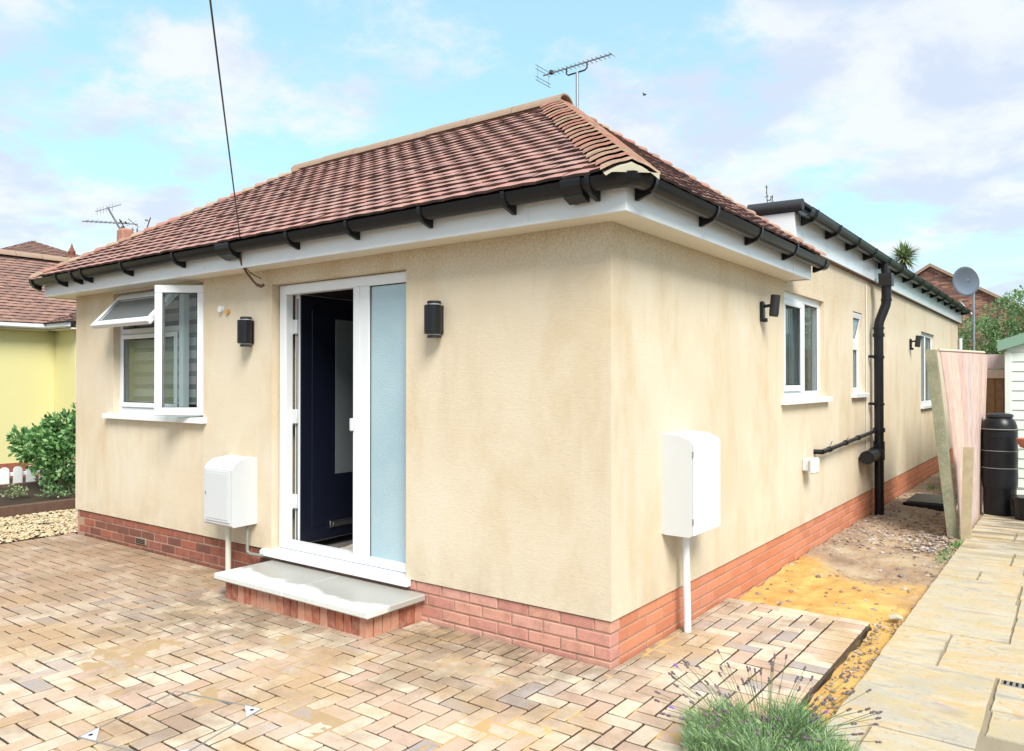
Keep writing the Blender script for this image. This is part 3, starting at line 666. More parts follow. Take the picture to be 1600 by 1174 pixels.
# interior
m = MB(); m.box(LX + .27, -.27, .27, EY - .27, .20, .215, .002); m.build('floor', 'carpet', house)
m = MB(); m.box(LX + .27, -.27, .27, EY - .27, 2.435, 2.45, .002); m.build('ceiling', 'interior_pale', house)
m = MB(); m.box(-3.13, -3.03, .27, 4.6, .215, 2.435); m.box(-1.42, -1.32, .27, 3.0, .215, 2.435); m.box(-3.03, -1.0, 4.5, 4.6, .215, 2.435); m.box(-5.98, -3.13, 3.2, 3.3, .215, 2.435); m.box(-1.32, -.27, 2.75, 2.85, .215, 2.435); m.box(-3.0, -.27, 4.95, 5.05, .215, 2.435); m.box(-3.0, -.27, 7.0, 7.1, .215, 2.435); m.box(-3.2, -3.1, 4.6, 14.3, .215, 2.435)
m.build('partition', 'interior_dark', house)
def cloth(x, y): 
    return .235 + .05 * abs(noise.noise(Vector((x * 5, y * 7, 0)))) + .03 * abs(noise.noise(Vector((x * 14, y * 9, 2))))
tag(grid(-2.62, -1.75, .2, 1.3, .03, cloth).build('dust_sheet', 'sheet_cloth', None, True), 'crumpled pale dust sheet spread over the hall floor inside the doorway', 'dust sheet')

# side windows
M = MS(0)
def side_window(u0, u1, z0, z1, mull, label, rec=.04):
    m = MB(); ring(m, M, u0 - .01, u1 + .01, z0 - .005, z1 + .005, .07, rec, rec + .06)
    mull_ = [u0 + .06] + [x for q in mull for x in q] + [u1 - .06]
    for q in mull: m.box(q[0], q[1], rec + .0007, rec + .059, z0 + .065, z1 - .065, .005, 0, M)
    segs = [(mull_[i], mull_[i + 1]) for i in range(0, len(mull_), 2)]
    for a, b in segs: gasket(m, M, a + .0, b - .0, z0 + .065, z1 - .065, rec + .012)
    wn = m.build('window', ['white_upvc', 'dark_gap'], house); wn['label'] = label
    for a, b in segs: pane(M, a + .005, b - .005, z0 + .07, z1 - .07, rec + .02, wn)
    sillp(M, u0 - .09, u1 + .12, z0 - .045, z0 + .0, -.055, rec + .004, wn)
    return wn
w1 = side_window(W1[0], W1[1], W1[2], W1[3], [(3.64, 3.78)], 'two light side window beyond the side floodlight')
m = MB(); ring(m, M, 3.09, 3.645, 1.465, 2.28, .055, .022, .041); gasket(m, M, 3.145, 3.59, 1.52, 2.225, .026); m.build('sash', ['white_upvc', 'dark_gap'], w1)
w2 = side_window(W2[0], W2[1], W2[2], 1.98, [], 'narrow side window with its top sash ajar')
m = MB(); ring(m, M, W2[0] - .01, W2[1] + .01, 1.98, 2.35, .045, .04, .1); Mv = Matrix.Translation((0, 0, 2.33)) @ Matrix.Rotation(R(13), 4, 'Y') @ Matrix.Translation((0, 0, -2.33)) @ M
ring(m, Mv, W2[0] + .01, W2[1] - .01, 1.985, 2.33, .06, .0, .045); gasket(m, Mv, W2[0] + .07, W2[1] - .07, 2.045, 2.27, .004, 1)
s = m.build('sash', ['white_upvc', 'dark_gap'], w2); pane(Mv, W2[0] + .07, W2[1] - .07, 2.045, 2.27, .012, w2, 'frosted_glass')
w3 = side_window(W3[0], W3[1], W3[2], W3[3], [(10.65, 10.75)], 'far side window partly hidden by the leaning fence')
m = MB(); n_ = 30; m.add([(-5.97 + .55 * i / n_, .42 + .02 * math.sin(i * 1.4), z) for z in (1.1, 2.4) for i in range(n_ + 1)], [(i, i + 1, n_ + 2 + i, n_ + 1 + i) for i in range(n_)])
tag(m.build('curtain', 'curtain', None, True), 'blue grey curtain gathered at the left inside the front window', 'curtain')
for k, (a, b, x) in enumerate(((3.45, 4.25, -.22), (10.3, 11.3, -.25))):
    m = MB(); n_ = 40
    vs = [(x + .018 * math.sin(i * 1.3) , a + (b - a) * i / n_, z) for z in (1.2, 2.4) for i in range(n_ + 1)]
    m.add(vs, [(i, i + 1, n_ + 2 + i, n_ + 1 + i) for i in range(n_)])
    tag(m.build('curtain', 'curtain', None, True), ['pale net curtain hanging inside the two light side window', 'pale curtain hanging inside the far side window behind the fence'][k], 'curtain')

# fascia and soffit of the tiled part
FY = -.2; EX = .2; LE = -6.50; FZ0, FZ1 = 2.42, 2.575
m = MB()
m.box(LE + .02, .18, -.18, .0, 2.424, 2.436, .002); m.box(.0015, .18, .0015, 3.06, 2.424, 2.436, .002); m.box(LE + .02, LX, .0, 3.0, 2.424, 2.436, .002)
m.build('soffit', 'soffit_board', house)
def fas(name, *b):
    m = MB(); m.box(*b, .003); return m.build(name, 'white_upvc', house)
fas('fascia', LE, -3.6, -.2, -.18, FZ0, FZ1); fas('fascia', -3.597, -.425, -.2, -.18, FZ0, FZ1); fas('fascia', -.422, EX, -.2, -.18, FZ0, FZ1)
fas('fascia', .18, .2, -.179, 2.62, FZ0, FZ1); fas('fascia', .18, .2, 2.623, 3.10, FZ0, FZ1); fas('fascia', .0, .2, 3.101, 3.12, FZ0, FZ1); fas('fascia', LE, LE + .02, -.179, 3.0, FZ0, FZ1)
fas('fascia_joint', -.436, -.411, -.203, -.2, FZ0 + .001, FZ1 - .03); fas('fascia_joint', .2, .203, 2.61, 2.64, FZ0 + .001, FZ1 - .03)
# gutters: open half round profile swept along a path
def gutter(name, pts, rr=.053, label=None):
    prof = []
    for k in range(11): a = PI + PI * k / 10; prof.append((rr * math.cos(a), rr * 1.15 * math.sin(a)))
    inner = [(p[0] * .93, p[1] * .93 + .002) for p in prof][::-1]
    prof = [(-rr - .003, .006)] + prof + [(rr + .003, .006)] + inner
    m = MB(); n_ = len(prof); vs = []
    for i, p in enumerate(pts):
        p = Vector(p); d0 = (Vector(pts[i]) - Vector(pts[i - 1])).normalized() if i else None; d1 = (Vector(pts[i + 1]) - p).normalized() if i < len(pts) - 1 else None
        d = ((d0 or d1) + (d1 or d0)).normalized(); s = Vector((d.y, -d.x, 0)); k = 1 / max(.5, (d.dot(d0 or d1)))
        for q in prof: vs.append(tuple(p + s * q[0] * k + Vector((0, 0, q[1]))))
    fs = [(i * n_ + a, i * n_ + (a + 1) % n_, (i + 1) * n_ + (a + 1) % n_, (i + 1) * n_ + a) for i in range(len(pts) - 1) for a in range(n_)]
    fs += [tuple(range(n_)), tuple((len(pts) - 1) * n_ + a for a in range(n_))]
    m.add(vs, fs)
    o = m.build(name, 'black_plastic', house, True)
    if label: o['label'] = label
    return o
GZ = 2.585; gy = -.262; gx = .262
gut = gutter('gutter', [(-6.55, gy, GZ), (.20, gy, GZ), (.245, -.245, GZ), (gx, -.20, GZ), (gx, 3.27, GZ - .01)])
gut2 = gutter('gutter', [(.145, 3.13, 3.045), (.145, 14.9, 3.03)], .064)
def bracket(parent, x, y, dirv, z=GZ, h=.075, rr=.0575, w=.026, back=.06):
    """clip round the gutter with a foot reaching back down to the fascia"""
    s = Vector(dirv); t = Vector((-s.y, s.x, 0)); m = MB(); n_ = 9
    ps = [(rr * math.cos(PI + PI * k / n_) , rr * 1.18 * math.sin(PI + PI * k / n_)) for k in range(n_ + 1)]
    poly = [(-rr - .004, .012)] + ps + [(rr + .006, .012)] + [(q[0] * 1.12, q[1] * 1.12) for q in ps[::-1]] + [(-rr * 1.12, .012)]
    Mx = orient(Vector((x, y, z)), s, t, Vector((0, 0, 1)))
    ns = len(poly)
    m.add([(q[0], -w / 2, q[1]) for q in poly] + [(q[0], w / 2, q[1]) for q in poly], [(i, (i + 1) % ns, ns + (i + 1) % ns, ns + i) for i in range(ns)] + [tuple(range(ns)), tuple(range(ns, 2 * ns))], 0, Mx)
    m.prism([(-back, -.02), (-back, -rr * 1.2 - .028), (-back + .012, -rr * 1.2 - .03), (.035, -rr * 1.2 - .004), (.03, -rr * .9)], 1, -w / 2 + .002, w / 2 - .002, 0, Mx)
    return m.build('gutter_bracket', 'black_plastic', parent)
for x in (-5.98, -5.66, -5.46, -4.71, -3.87, -3.24, -2.40, -1.78, -1.13, -.50, -.09, .04): bracket(gut, x, gy, (0, -1, 0))
for y in (-.1, .73, 1.51, 2.32, 3.16): bracket(gut, gx, y, (1, 0, 0))
for x, ww in ((-3.16, .17), (-.06, .12), (-6.53, .05)):
    bracket(gut, x, gy, (0, -1, 0), rr=.059, w=ww, back=.04)
for k in range(15): bracket(gut2, .145, 3.3 + k * .8, (1, 0, 0), 3.042 - .001 * k, rr=.069, back=.08)
# ------- roof
RY, RZ, RXR, RXL = 1.43, 3.745, -1.27, -4.44; EZ = 2.60
A = Vector((-6.56, -.275, EZ)); B = Vector((.275, -.275, EZ)); C_ = Vector((.275, 3.14, EZ)); D_ = Vector((-6.56, 3.14, EZ)); P = Vector((RXR, RY, RZ)); Q = Vector((RXL, RY, RZ))
m = MB(); dn = Vector((0, 0, -.012)); m.add([A + dn, B + dn, C_ + dn, D_ + dn, P + dn, Q + dn], [(0, 1, 4, 5), (1, 2, 4), (2, 3, 5, 4), (3, 0, 5)])
roof = m.build('roof', 'tile_edge', house)
def tilemesh(wd=.161, ln=.175, t=.016, camber=.004, seg=2):
    vs = []; fs = []; mi = []
    n_ = seg + 1
    for zz in (0, 1):
        for e in (0, 1):
            for i in range(n_):
                x = -wd / 2 + wd * i / seg; c = camber * (1 - (2 * i / seg - 1) ** 2)
                vs.append((x, e * ln, c + (t if zz else 0)))
    ix = lambda zz, e, i: zz * 2 * n_ + e * n_ + i
    for i in range(seg):
        fs.append((ix(1, 0, i), ix(1, 0, i + 1), ix(1, 1, i + 1), ix(1, 1, i))); mi.append(0)
        fs.append((ix(0, 0, i), ix(0, 1, i), ix(0, 1, i + 1), ix(0, 0, i + 1))); mi.append(1)
        fs.append((ix(0, 0, i), ix(0, 0, i + 1), ix(1, 0, i + 1), ix(1, 0, i))); mi.append(1)
    fs.append((ix(0, 0, 0), ix(1, 0, 0), ix(1, 1, 0), ix(0, 1, 0))); mi.append(1); fs.append((ix(0, 0, seg), ix(0, 1, seg), ix(1, 1, seg), ix(1, 0, seg))); mi.append(1)
    return vs, fs, mi
TM = tilemesh()
def tiles(e0, e1, t0, t1, ncourse, tm=TM, sag=True, lift=.026, twd=.165, cut=.05):
    """tiles for the slope with eave e0->e1 and top edge t0->t1"""
    u = (e1 - e0).normalized(); n_ = u.cross((t0 - e0)).normalized(); 
    if n_.z < 0: n_ = -n_
    v = n_.cross(u).normalized()
    if v.z < 0: v = -v
    H = (t0 - e0).dot(v); gauge = H / ncourse; out = []
    li = (t0 - e0).dot(u); ri = (e1 - e0).length - (t1 - e0).dot(u); Le = (e1 - e0).length
    for i in range(ncourse):
        s = i * gauge; f0 = (s + gauge * .5) / H; a = li * f0 + cut; b = Le - ri * f0 - cut
        off = (i % 2) * twd / 2; k0 = int((a - off) / twd) - 1
        x = off + k0 * twd
        cz = .004 * noise.noise(Vector((i * .7, 0, 3)))
        while x < b:
            l, r_ = max(x, a), min(x + twd, b)
            if r_ - l > .03:
                c = (l + r_) / 2; wv = .006 * noise.noise(Vector((c * 2.1, i * .35, 1))) + cz
                jit = random.gauss(0, .0022)
                o = e0 + u * c + v * (s - .012 + wv * .6 + jit) + n_ * (lift - .006 + wv * .7 + random.gauss(0, .0016))
                tilt = -math.atan2(.023, .17) + random.gauss(0, .006); ro = random.gauss(0, .010)
                Mx = orient(o, u, v, n_, ((r_ - l - .003) / .161, 1, 1)) @ Matrix.Rotation(tilt, 4, 'X') @ Matrix.Rotation(ro * .6, 4, 'Z') @ Matrix.Rotation(ro, 4, 'Y')
                out.append((tm[0], tm[1], tm[2], Mx))
            x += twd
    return out
NC = 22
tl = tiles(A, B, Q, P, NC) + tiles(B, C_, P, P, NC) + tiles(C_, D_, P, Q, NC) + tiles(D_, A, Q, Q, NC)
def tn(M): return Vector((M[0][2], M[1][2], M[2][2])).normalized()
pieces('roof_tile', tl, ['roof_tile_red', 'tile_edge'], roof, 300, tn)
# bonnet hip tiles
def planeZ(pts):
    a, b, c = pts; n_ = (b - a).cross(c - a); return lambda x, y: a.z - (n_.x * (x - a.x) + n_.y * (y - a.y)) / n_.z
PLN = [planeZ((A, B, P)), planeZ((B, C_, P)), planeZ((C_, D_, P)), planeZ((D_, A, Q))]
def roofz(x, y): return min(f(x, y) for f in PLN)
def hips(e, t, nc, half=.16, par=None, mat='hip_tile_red'):
    d = t - e; hd = Vector((d.x, d.y, 0)).normalized(); sd = Vector((-hd.y, hd.x, 0)); Lh = d.length; du = d.normalized()
    for i in range(nc):
        s0 = Lh * i / nc + .01; vs = []; fs = []; seg = 10; ln = Lh / nc * 1.7
        hw = half * random.uniform(.93, 1.05); dj = random.gauss(0, .004)
        for th in (0, 1):
            for e_ in (0, 1):
                q = e + du * (s0 + e_ * ln + dj)
                for k in range(seg + 1):
                    a = (k / seg * 2 - 1); lat = a * hw * (1 - .22 * e_)
                    x, y = q.x + sd.x * lat, q.y + sd.y * lat
                    # pull the lower edge back on the flanks, as a bonnet tile does
                    back = .0 if e_ else .035 * abs(a)
                    x += hd.x * back; y += hd.y * back
                    ref = roofz(x, y); crown = (1 - abs(a)) ** 1.0
                    peak = q.z + du.z * back; rnd = .05
                    zz = ref + (.066 if e_ == 0 else .022) * (1 - .38 * abs(a)) - .026 * math.exp(-(lat / .06) ** 2) + .012 + (.013 if th else 0)
                    vs.append((x, y, zz))
        n_ = seg + 1; ix = lambda th, e_, k: th * 2 * n_ + e_ * n_ + k; mi = []
        for k in range(seg):
            fs.append((ix(1, 0, k), ix(1, 0, k + 1), ix(1, 1, k + 1), ix(1, 1, k))); mi.append(0)
            fs.append((ix(0, 0, k), ix(0, 1, k), ix(0, 1, k + 1), ix(0, 0, k + 1))); mi.append(1)
            fs.append((ix(0, 0, k), ix(0, 0, k + 1), ix(1, 0, k + 1), ix(1, 0, k))); mi.append(0)
        fs += [(ix(0, 0, 0), ix(1, 0, 0), ix(1, 1, 0), ix(0, 1, 0)), (ix(0, 0, seg), ix(0, 1, seg), ix(1, 1, seg), ix(1, 0, seg))]; mi += [0, 0]
        MB().add(vs, fs, mi).build('hip_tile', [mat, 'tile_edge'], par, True)
hips(B, P, NC, .165, roof); hips(A, Q, NC, .15, roof); hips(C_, P, NC, .15, roof); hips(D_, Q, NC, .15, roof)
# ridge
def ridge(x0, x1, y, z, r, par, mat='ridge_red', n_=7, ax=0):
    for i in range(n_):
        a, b = x0 + (x1 - x0) * i / n_, x0 + (x1 - x0) * (i + 1) / n_; m = MB(); seg = 10; dz_ = random.gauss(0, .003)
        def prof(rr): return [(rr * math.cos(PI * k / seg), rr * .8 * math.sin(PI * k / seg) - .03) for k in range(seg + 1)]
        poly = prof(r) + [(q[0] * .86, q[1] * .86 - .005) for q in prof(r)][::-1]
        if ax == 0: m.prism([(y + q[0], z + q[1] + dz_) for q in poly], 0, a + .004, b - .004)
        else: m.prism([(y + q[0], z + q[1] + dz_) for q in poly], 1, a + .004, b - .004)
        m.build('ridge_tile', mat, par, True)
ridge(RXL - .06, RXR + .08, RY, RZ + .02, .108, roof)
m = MB(); m.box(RXL, RXR, RY - .075, RY + .075, RZ - .06, RZ + .035, .02); m.build('ridge_mortar', 'mortar_cream', roof)
# mortar bedding closing the foot of the front right hip
m = MB(); hd = Vector((P.x - B.x, P.y - B.y, 0)).normalized(); sd = Vector((-hd.y, hd.x, 0)); vs = []
seg = 10
for e_ in (0, 1):
    for k in range(seg + 1):
        a = k / seg * 2 - 1; q = B + (P - B).normalized() * (-.005 + .1 * e_) + sd * a * .135
        vs.append((q.x, q.y, roofz(q.x, q.y) + .056 * (1 - .5 * abs(a)) - .022 * math.exp(-(a * 3) ** 2)))
    for k in range(seg + 1):
        a = k / seg * 2 - 1; q = B + (P - B).normalized() * (-.005 + .1 * e_) + sd * a * .135; vs.append((q.x, q.y, 2.585))
n_ = seg + 1
fs = [(k, k + 1, n_ + k + 1, n_ + k) for k in range(seg)] + [(k, 2 * n_ + k, 2 * n_ + k + 1, k + 1) for k in range(seg)]
m.add(vs, fs).build('hip_mortar', 'mortar_cream', roof)
# the odd short vent cap sitting on the left hip
m = MB(); q = A + (Q - A) * .335; m.box(q.x - .07, q.x + .07, q.y - .06, q.y + .06, q.z - .02, q.z + .14, .02); m.build('hip_cap', 'hip_tile_red', roof)

# ------- extension
m = MB(); m.box(.035, .055, 3.17, 14.75, 2.765, 3.03, .003); m.build('extension_fascia', 'white_upvc', house)
m = MB(); m.box(-1.2, .055, 3.148, 3.169, 2.60, 3.03, .003); m.build('extension_fascia', 'white_upvc', house)
m = MB(); m.box(.001, .034, 3.17, 14.7, 2.752, 2.772, .002); m.build('extension_soffit', 'timber_brown', house)
m = MB(); m.box(LX - .02, .075, 3.15, 14.9, 3.03, 3.12, .012)
m.tube([(-.35, 3.15, 3.095), (.125, 3.15, 3.085)], .052, 12); m.tube([(.09, 3.15, 3.118), (.09, 14.9, 3.105)], .022, 8); ex = m.build('extension_roof', 'felt_roof', house, True)
m = MB(); m.box(-1.3, -.35, 3.135, 3.16, 2.95, 3.12, .01); m.build('lead_flashing', 'lead', house)
m = MB(); m.box(LX + .01, -.3, 3.18, 14.58, 2.45, 3.03, .003); m.build('extension_core', 'interior_pale', house)

# ------------------------------------------------------------ front step
stp = empty('front_step', (-2.16, -.25, 0), 'low brick doorstep topped with two grey slabs below the entrance', 'step')
m = MB(); m.box(-.72, .72, -.19, .27, -.06, .13, .002); m.build('step_core', 'mortar_red', stp)
n_ = 20
for k in range(n_):
    x = -.74 + (k + .5) * 1.48 / n_; m = MB(); m.box(x - .0335, x + .0335, -.205 + random.gauss(0, .0015), -.155, -.06, .133, .003); m.build('brick', 'brick_step', stp)
for k in range(6):
    for sx in (-1, 1):
        y = -.148 + k * .071; m = MB(); m.box(.69 * sx, .742 * sx + random.gauss(0, .001), y, y + .065, -.06, .133, .003); m.build('brick', 'brick_step', stp)
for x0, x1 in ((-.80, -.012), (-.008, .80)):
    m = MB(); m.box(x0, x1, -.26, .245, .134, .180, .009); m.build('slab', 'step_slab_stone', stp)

# ------------------------------------------------------------ things on the walls
def wall_lamp(loc, label):
    r = empty('wall_lamp', loc, label, 'wall light', group='black up and down lights either side of the entrance'); z0, z1 = -.115, .115
    m = MB(); m.box(-.035, .035, -.012, -.001, -.09, .09, .003); m.build('back_plate', 'worn_black', r)
    m = MB(); m.tube([(0, -.055, -.118), (0, -.055, .118)], .040, 20); m.build('lens_tube', 'white_metal', r, True)
    for s in (-1, 1):
        m = MB(); m.lathe([(.041, 0), (.045, .003), (.045, .016), (.041, .018)], (0, -.055, s * .109 - .009), 20); m.build('end_cap', 'worn_black', r, True)
    m = MB(); m.lathe([(.050, 0), (.056, .004), (.056, .181), (.050, .185)], (0, -.066, -.0925), 24); m.build('shade', 'black_plastic', r, True)
    return r
la = wall_lamp((-3.245, 0, 1.945), 'black cylinder up and down light between the front window and the door')
copy_thing(la, (-1.245, 0, 1.945), 'black cylinder up and down light on the wall right of the door')
def spot(loc, label):
    r = empty('spot_light', loc, label, 'wall light', group='black spotlights on the side wall')
    m = MB(); m.box(.001, .03, -.028, .028, -.08, .08, .008); m.lathe([(.018, 0), (.022, .01), (.02, .03)], (.035, 0, -.085), 12); m.build('sensor_base', 'black_plastic', r)
    m = MB(); m.tube([(.03, 0, .04), (.09, -.0, .045)], .013, 10); m.build('arm', 'black_plastic', r)
    m = MB(); m.tube([(.105, 0, -.03), (.12, 0, .125)], .037, 18); m.tube([(.103, 0, -.045), (.105, 0, -.03)], .034, 18); m.build('lamp_head', 'worn_black', r, True)
    return r
sp = spot((0, 2.42, 2.11), 'black spotlight with sensor on the side wall just before the two light window')
copy_thing(sp, (0, 9.02, 2.11), 'small black spotlight far along the side wall before the last window')

# meter boxes
mb = empty('gas_meter_box', (-3.355, 0, .68), 'small white meter box with sloping lid on the front wall beside the step', 'meter box')
m = MB(); m.prism([(0, -.245), (-.21, -.25), (-.225, -.235), (-.225, .19), (-.205, .225), (-.15, .26), (0, .275)], 0, -.19, .185); m.build('casing', 'white_metal', mb)
m = MB(); m.box(-.165, .16, -.233, -.2255, -.215, .18, .003); m.build('door', 'white_metal', mb)
m = MB(); m.box(-.145, .14, -.2365, -.2335, -.195, .16, .002); m.build('door_panel', 'white_metal', mb)
m = MB(); m.tube([(-.15, -.2395, .0), (-.15, -.236, .0)], .008, 10); m.build('lock', 'galvanised', mb)
mb = empty('electric_meter_box', (0, .835, .92), 'larger white meter box with plain door on the side wall near the corner', 'meter box')
M = MS(); m = MB(); m.prism([(0, -.29), (-.03, -.295), (-.18, -.295), (-.195, -.285), (-.195, .268), (-.18, .284), (-.11, .308), (0, .315)], 0, -.215, .215, 0, M); m.build('casing', 'white_metal', mb)
m = MB(); m.box(-.205, .205, -.206, -.196, -.285, .262, .003, 0, M); m.build('door', 'white_upvc', mb)
for z in (-.2, .2):
    m = MB(); m.box(-.214, -.204, -.204, -.192, z - .018, z + .018, .002, 0, M); m.build('hinge', 'galvanised', mb)
def pipe(name, pts, r, mat, label, cat='pipe', n=14):
    m = MB(); m.tube(pts, r, n); return tag(m.build(name, mat, None, True), label, cat)
pipe('conduit', [(-3.42, -.09, .43), (-3.42, -.09, .02)], .022, 'beige_pipe', 'pale service pipe dropping from the small front meter box to the paving')
pipe('gas_pipe', [(-3.21, -.06, .43), (-3.21, -.06, .235), (-3.20, -.06, .215), (-3.17, -.055, .205), (-3.05, -.04, .205), (-3.02, -.02, .21), (-3.02, .03, .215)], .013, 'grey_pipe', 'thin grey pipe bending from the front meter box towards the door sill')
pipe('conduit', [(.075, .80, .60), (.078, .82, .0)], .024, 'white_upvc', 'white conduit running from the larger side meter box down to the paving')
o = empty('junction_box', (0, 3.62, .79), 'small grey and white outdoor socket box on the side wall below the overflow pipe', 'socket box')
m = MB(); m.box(.001, .07, -.09, .05, -.05, .06, .006); m.build('box', 'grey_box', o); m = MB(); m.box(.071, .12, -.12, .06, -.075, .068, .02); m.build('lid', 'white_upvc', o)
# cable cap pair
o = empty('cable_outlet', (-3.65, 0, 2.14), 'small white plastic cap with an orange plug on the front wall above the left lamp', 'cable cap')
m = MB(); m.tube([(0, -.001, .01), (0, -.03, .01)], .026, 16); m.build('cap', 'white_upvc', o, True); m = MB(); m.tube([(.085, -.001, -.015), (.085, -.02, -.015)], .022, 16); m.build('plug', 'brass_orange', o, True)

# downpipe
dp = empty('downpipe', (0, 6.34, 0), 'large black drainpipe with hopper and offset bend on the side wall', 'drainpipe')
m = MB(); m.tube([(.10, 0, -.13), (.10, 0, 2.13)], .053, 20); m.build('pipe', 'black_plastic', dp, True)
m = MB(); m.tube([(.10, 0, 2.10), (.10, 0, 2.22), (.108, .01, 2.28), (.14, .035, 2.38), (.168, .058, 2.47), (.175, .065, 2.53), (.175, .065, 2.72)], .055, 20); m.build('offset_bend', 'black_plastic', dp, True)
for p, q, r in (((.10, 0, 2.09), (.10, 0, 2.13), .066), ((.10, 0, 2.18), (.10, 0, 2.205), .064), ((.175, .065, 2.52), (.175, .065, 2.55), .062), ((.1, 0, 1.83), (.1, 0, 1.86), .063), ((.1, 0, .95), (.1, 0, 1.0), .068), ((.1, 0, .62), (.1, 0, .84), .064), ((.1, 0, 1.27), (.1, 0, 1.295), .063)):
    m = MB(); m.tube([p, q], r, 20); m.build('collar', 'black_plastic', dp, True)
m = MB(); m.prism([(-.062, 0), (.062, 0), (.085, .11), (.085, .15), (-.085, .15), (-.085, .11)], 0, .10, .245, 0, Matrix.Translation((0, .065, 2.70))); m.build('hopper', 'worn_black', dp)
m = MB(); m.tube([(.16, .065, 2.80), (.155, .065, 2.97)], .04, 12); m.build('outlet_pipe', 'black_plastic', dp, True)
for z in (1.85, 1.285):
    m = MB(); m.box(.0, .06, -.085, -.06, z - .012, z + .02, .003); m.box(.05, .08, -.1, .02, z - .008, z + .008, .003); m.build('clip', 'black_plastic', dp)
m = MB(); m.tube([(.09, -.03, .70), (.09, -.62, .69)], .075, 18); m.tube([(.09, -.62, .69), (.09, -.64, .69)], .066, 18); m.tube([(.09, -.18, .775), (.09, -.18, .81)], .012, 8); m.build('branch', 'black_plastic', dp, True)
for k in range(3): m = MB(); m.tube([(.09, -.10 - k * .05, .70), (.09, -.115 - k * .05, .70)], .082, 18); m.build('collar', 'black_plastic', dp, True)
for z in (.70, .97): m = MB(); m.tube([(.10, .05, z), (.10, .125, z)], .035, 12); m.build('boss', 'black_plastic', dp, True)
m = MB(); m.tube([(.07, -.05, .965), (.07, -2.05, .895)], .021, 12); m.tube([(.07, -2.05, .895), (.07, -2.4, .885)], .024, 12); m.tube([(.07, -2.4, .885), (0, -2.42, .885)], .024, 12)
for y in (-.9, -1.45, -2.1): m.tube([(.07, y, .895 + (y + 2.05) * .035), (.07, y - .06, .893 + (y + 2.05) * .035)], .029, 12); m.tube([(.07, y, .93), (.075, y + .05, .965)], .004, 6)
m.build('waste_pipe', 'black_plastic', dp, True)
pipe('thin_cable', [(.012, 6.1, .62), (.012, 6.1, 2.70)], .008, 'beige_pipe', 'thin pale cable clipped up the side wall beside the drainpipe', 'cable', 6)
pipe('corner_pipe', [(.05, 14.55, .2), (.05, 14.55, 2.45)], .034, 'grey_box', 'slim pale grey downpipe at the far end of the side wall', 'drainpipe', 10)

# aerial cable and hanging clamp
ts = [i / 20 for i in range(21)]; a_ = Vector((-3.0, -.27, 2.60))
end = Vector((CAM.x, CAM.y, CAM.z)) + 3.2 * (Fv * 1.0 + Rv * (-470 / 1200) + Vector((0, 0, 597 / 1200)))
dvec = (end - a_) * 3.6
pts = [a_ + dvec * t + Vector((0, 0, -.35 * t * (1 - t))) for t in ts]
pipe('overhead_cable', pts, .0042, 'worn_black', 'thin black overhead cable dropping from the sky to the front eaves', 'cable', 6)
o = empty('cable_clamp', (-3.1, -.215, 2.5), 'rusty cable clamp and loose wire tail hanging under the front gutter', 'cable clamp')
m = MB(); m.tube([(.0, 0, .02), (.01, .02, -.06), (.02, .06, -.12), (.03, .10, -.17), (.05, .12, -.20)], .009, 8); m.tube([(.05, .12, -.20), (.085, .14, -.215), (.10, .15, -.20)], .013, 8); m.build('hook', 'timber_sleeper', o, True)
m = MB(); m.tube([(.01, .02, -.05), (.05, .07, -.12), (.11, .12, -.16)], .004, 6); m.build('wire_tail', 'worn_black', o, True)

# television aerials
def yagi(m, L0, z, n=14, el=.13):
    m.tube([(-L0 / 2, 0, z), (L0 / 2, 0, z)], .009, 6)
ae = empty('tv_aerial', (-2.066, 3.0, 2.72), 'large silver television aerial on a mast behind the main roof ridge', 'aerial')
m = MB(); m.tube([(0, 0, 0), (0, 0, 1.99)], .017, 10); m.build('mast', 'galvanised', ae, True)
m = MB(); m.tube([(-.42, 0, 2.055), (.40, 0, 2.075)], .008, 6); m.build('boom', 'galvanised', ae)
m = MB(); m.tube([(-.13, 0, 2.06), (-.13, 0, 2.0), (-.11, 0, 1.985), (.09, 0, 1.99), (.115, 0, 2.01), (.115, 0, 2.065)], .008, 6); m.build('cradle', 'worn_black', ae)
for k in range(15):
    m = MB(); x = -.30 + k * .05; m.tube([(x, -.06, 2.06 + x * .025), (x, .06, 2.06 + x * .025)], .0035, 5); m.build('director', 'galvanised', ae)
m = MB()
for dz_ in (-.085, -.05, .03, .07): m.tube([(-.42, -.14, 2.055 + dz_), (-.42, .14, 2.055 + dz_)], .0035, 5)
for yy in (-.1, .1): m.tube([(-.42, yy, 1.97), (-.42, yy, 2.13)], .003, 5)
m.build('reflector', 'galvanised', ae); m = MB(); m.box(-.335, -.30, -.02, .02, 2.045, 2.085, .004); m.build('dipole_box', 'worn_black', ae)
ae = empty('tv_aerial', (-13.8, 4.45, 3.95), 'tilted grey television aerial above the neighbouring roof', 'aerial')
m = MB(); m.tube([(0, .08, 0), (0, -.02, .35), (0, -.52, 1.15)], .02, 8); m.build('mast', 'galvanised', ae, True)
m = MB(); m.tube([(0, -1.0, .78), (0, .1, .90)], .014, 6); m.build('boom', 'galvanised', ae)
for k in range(10): m = MB(); y = -.95 + k * .09; z = .785 + (y + 1) * .11; m.tube([(-.15, y, z), (.15, y, z)], .006, 5); m.build('director', 'galvanised', ae)
m = MB(); m.tube([(0, -.75, 1.02), (0, -.25, 1.25)], .014, 6); m.build('second_boom', 'galvanised', ae); m = MB()
for k in range(6): y = -.72 + k * .06; m.tube([(0, y, 1.0 + (y + .75) * .45 - .06), (0, y, 1.0 + (y + .75) * .45 + .08)], .007, 5)
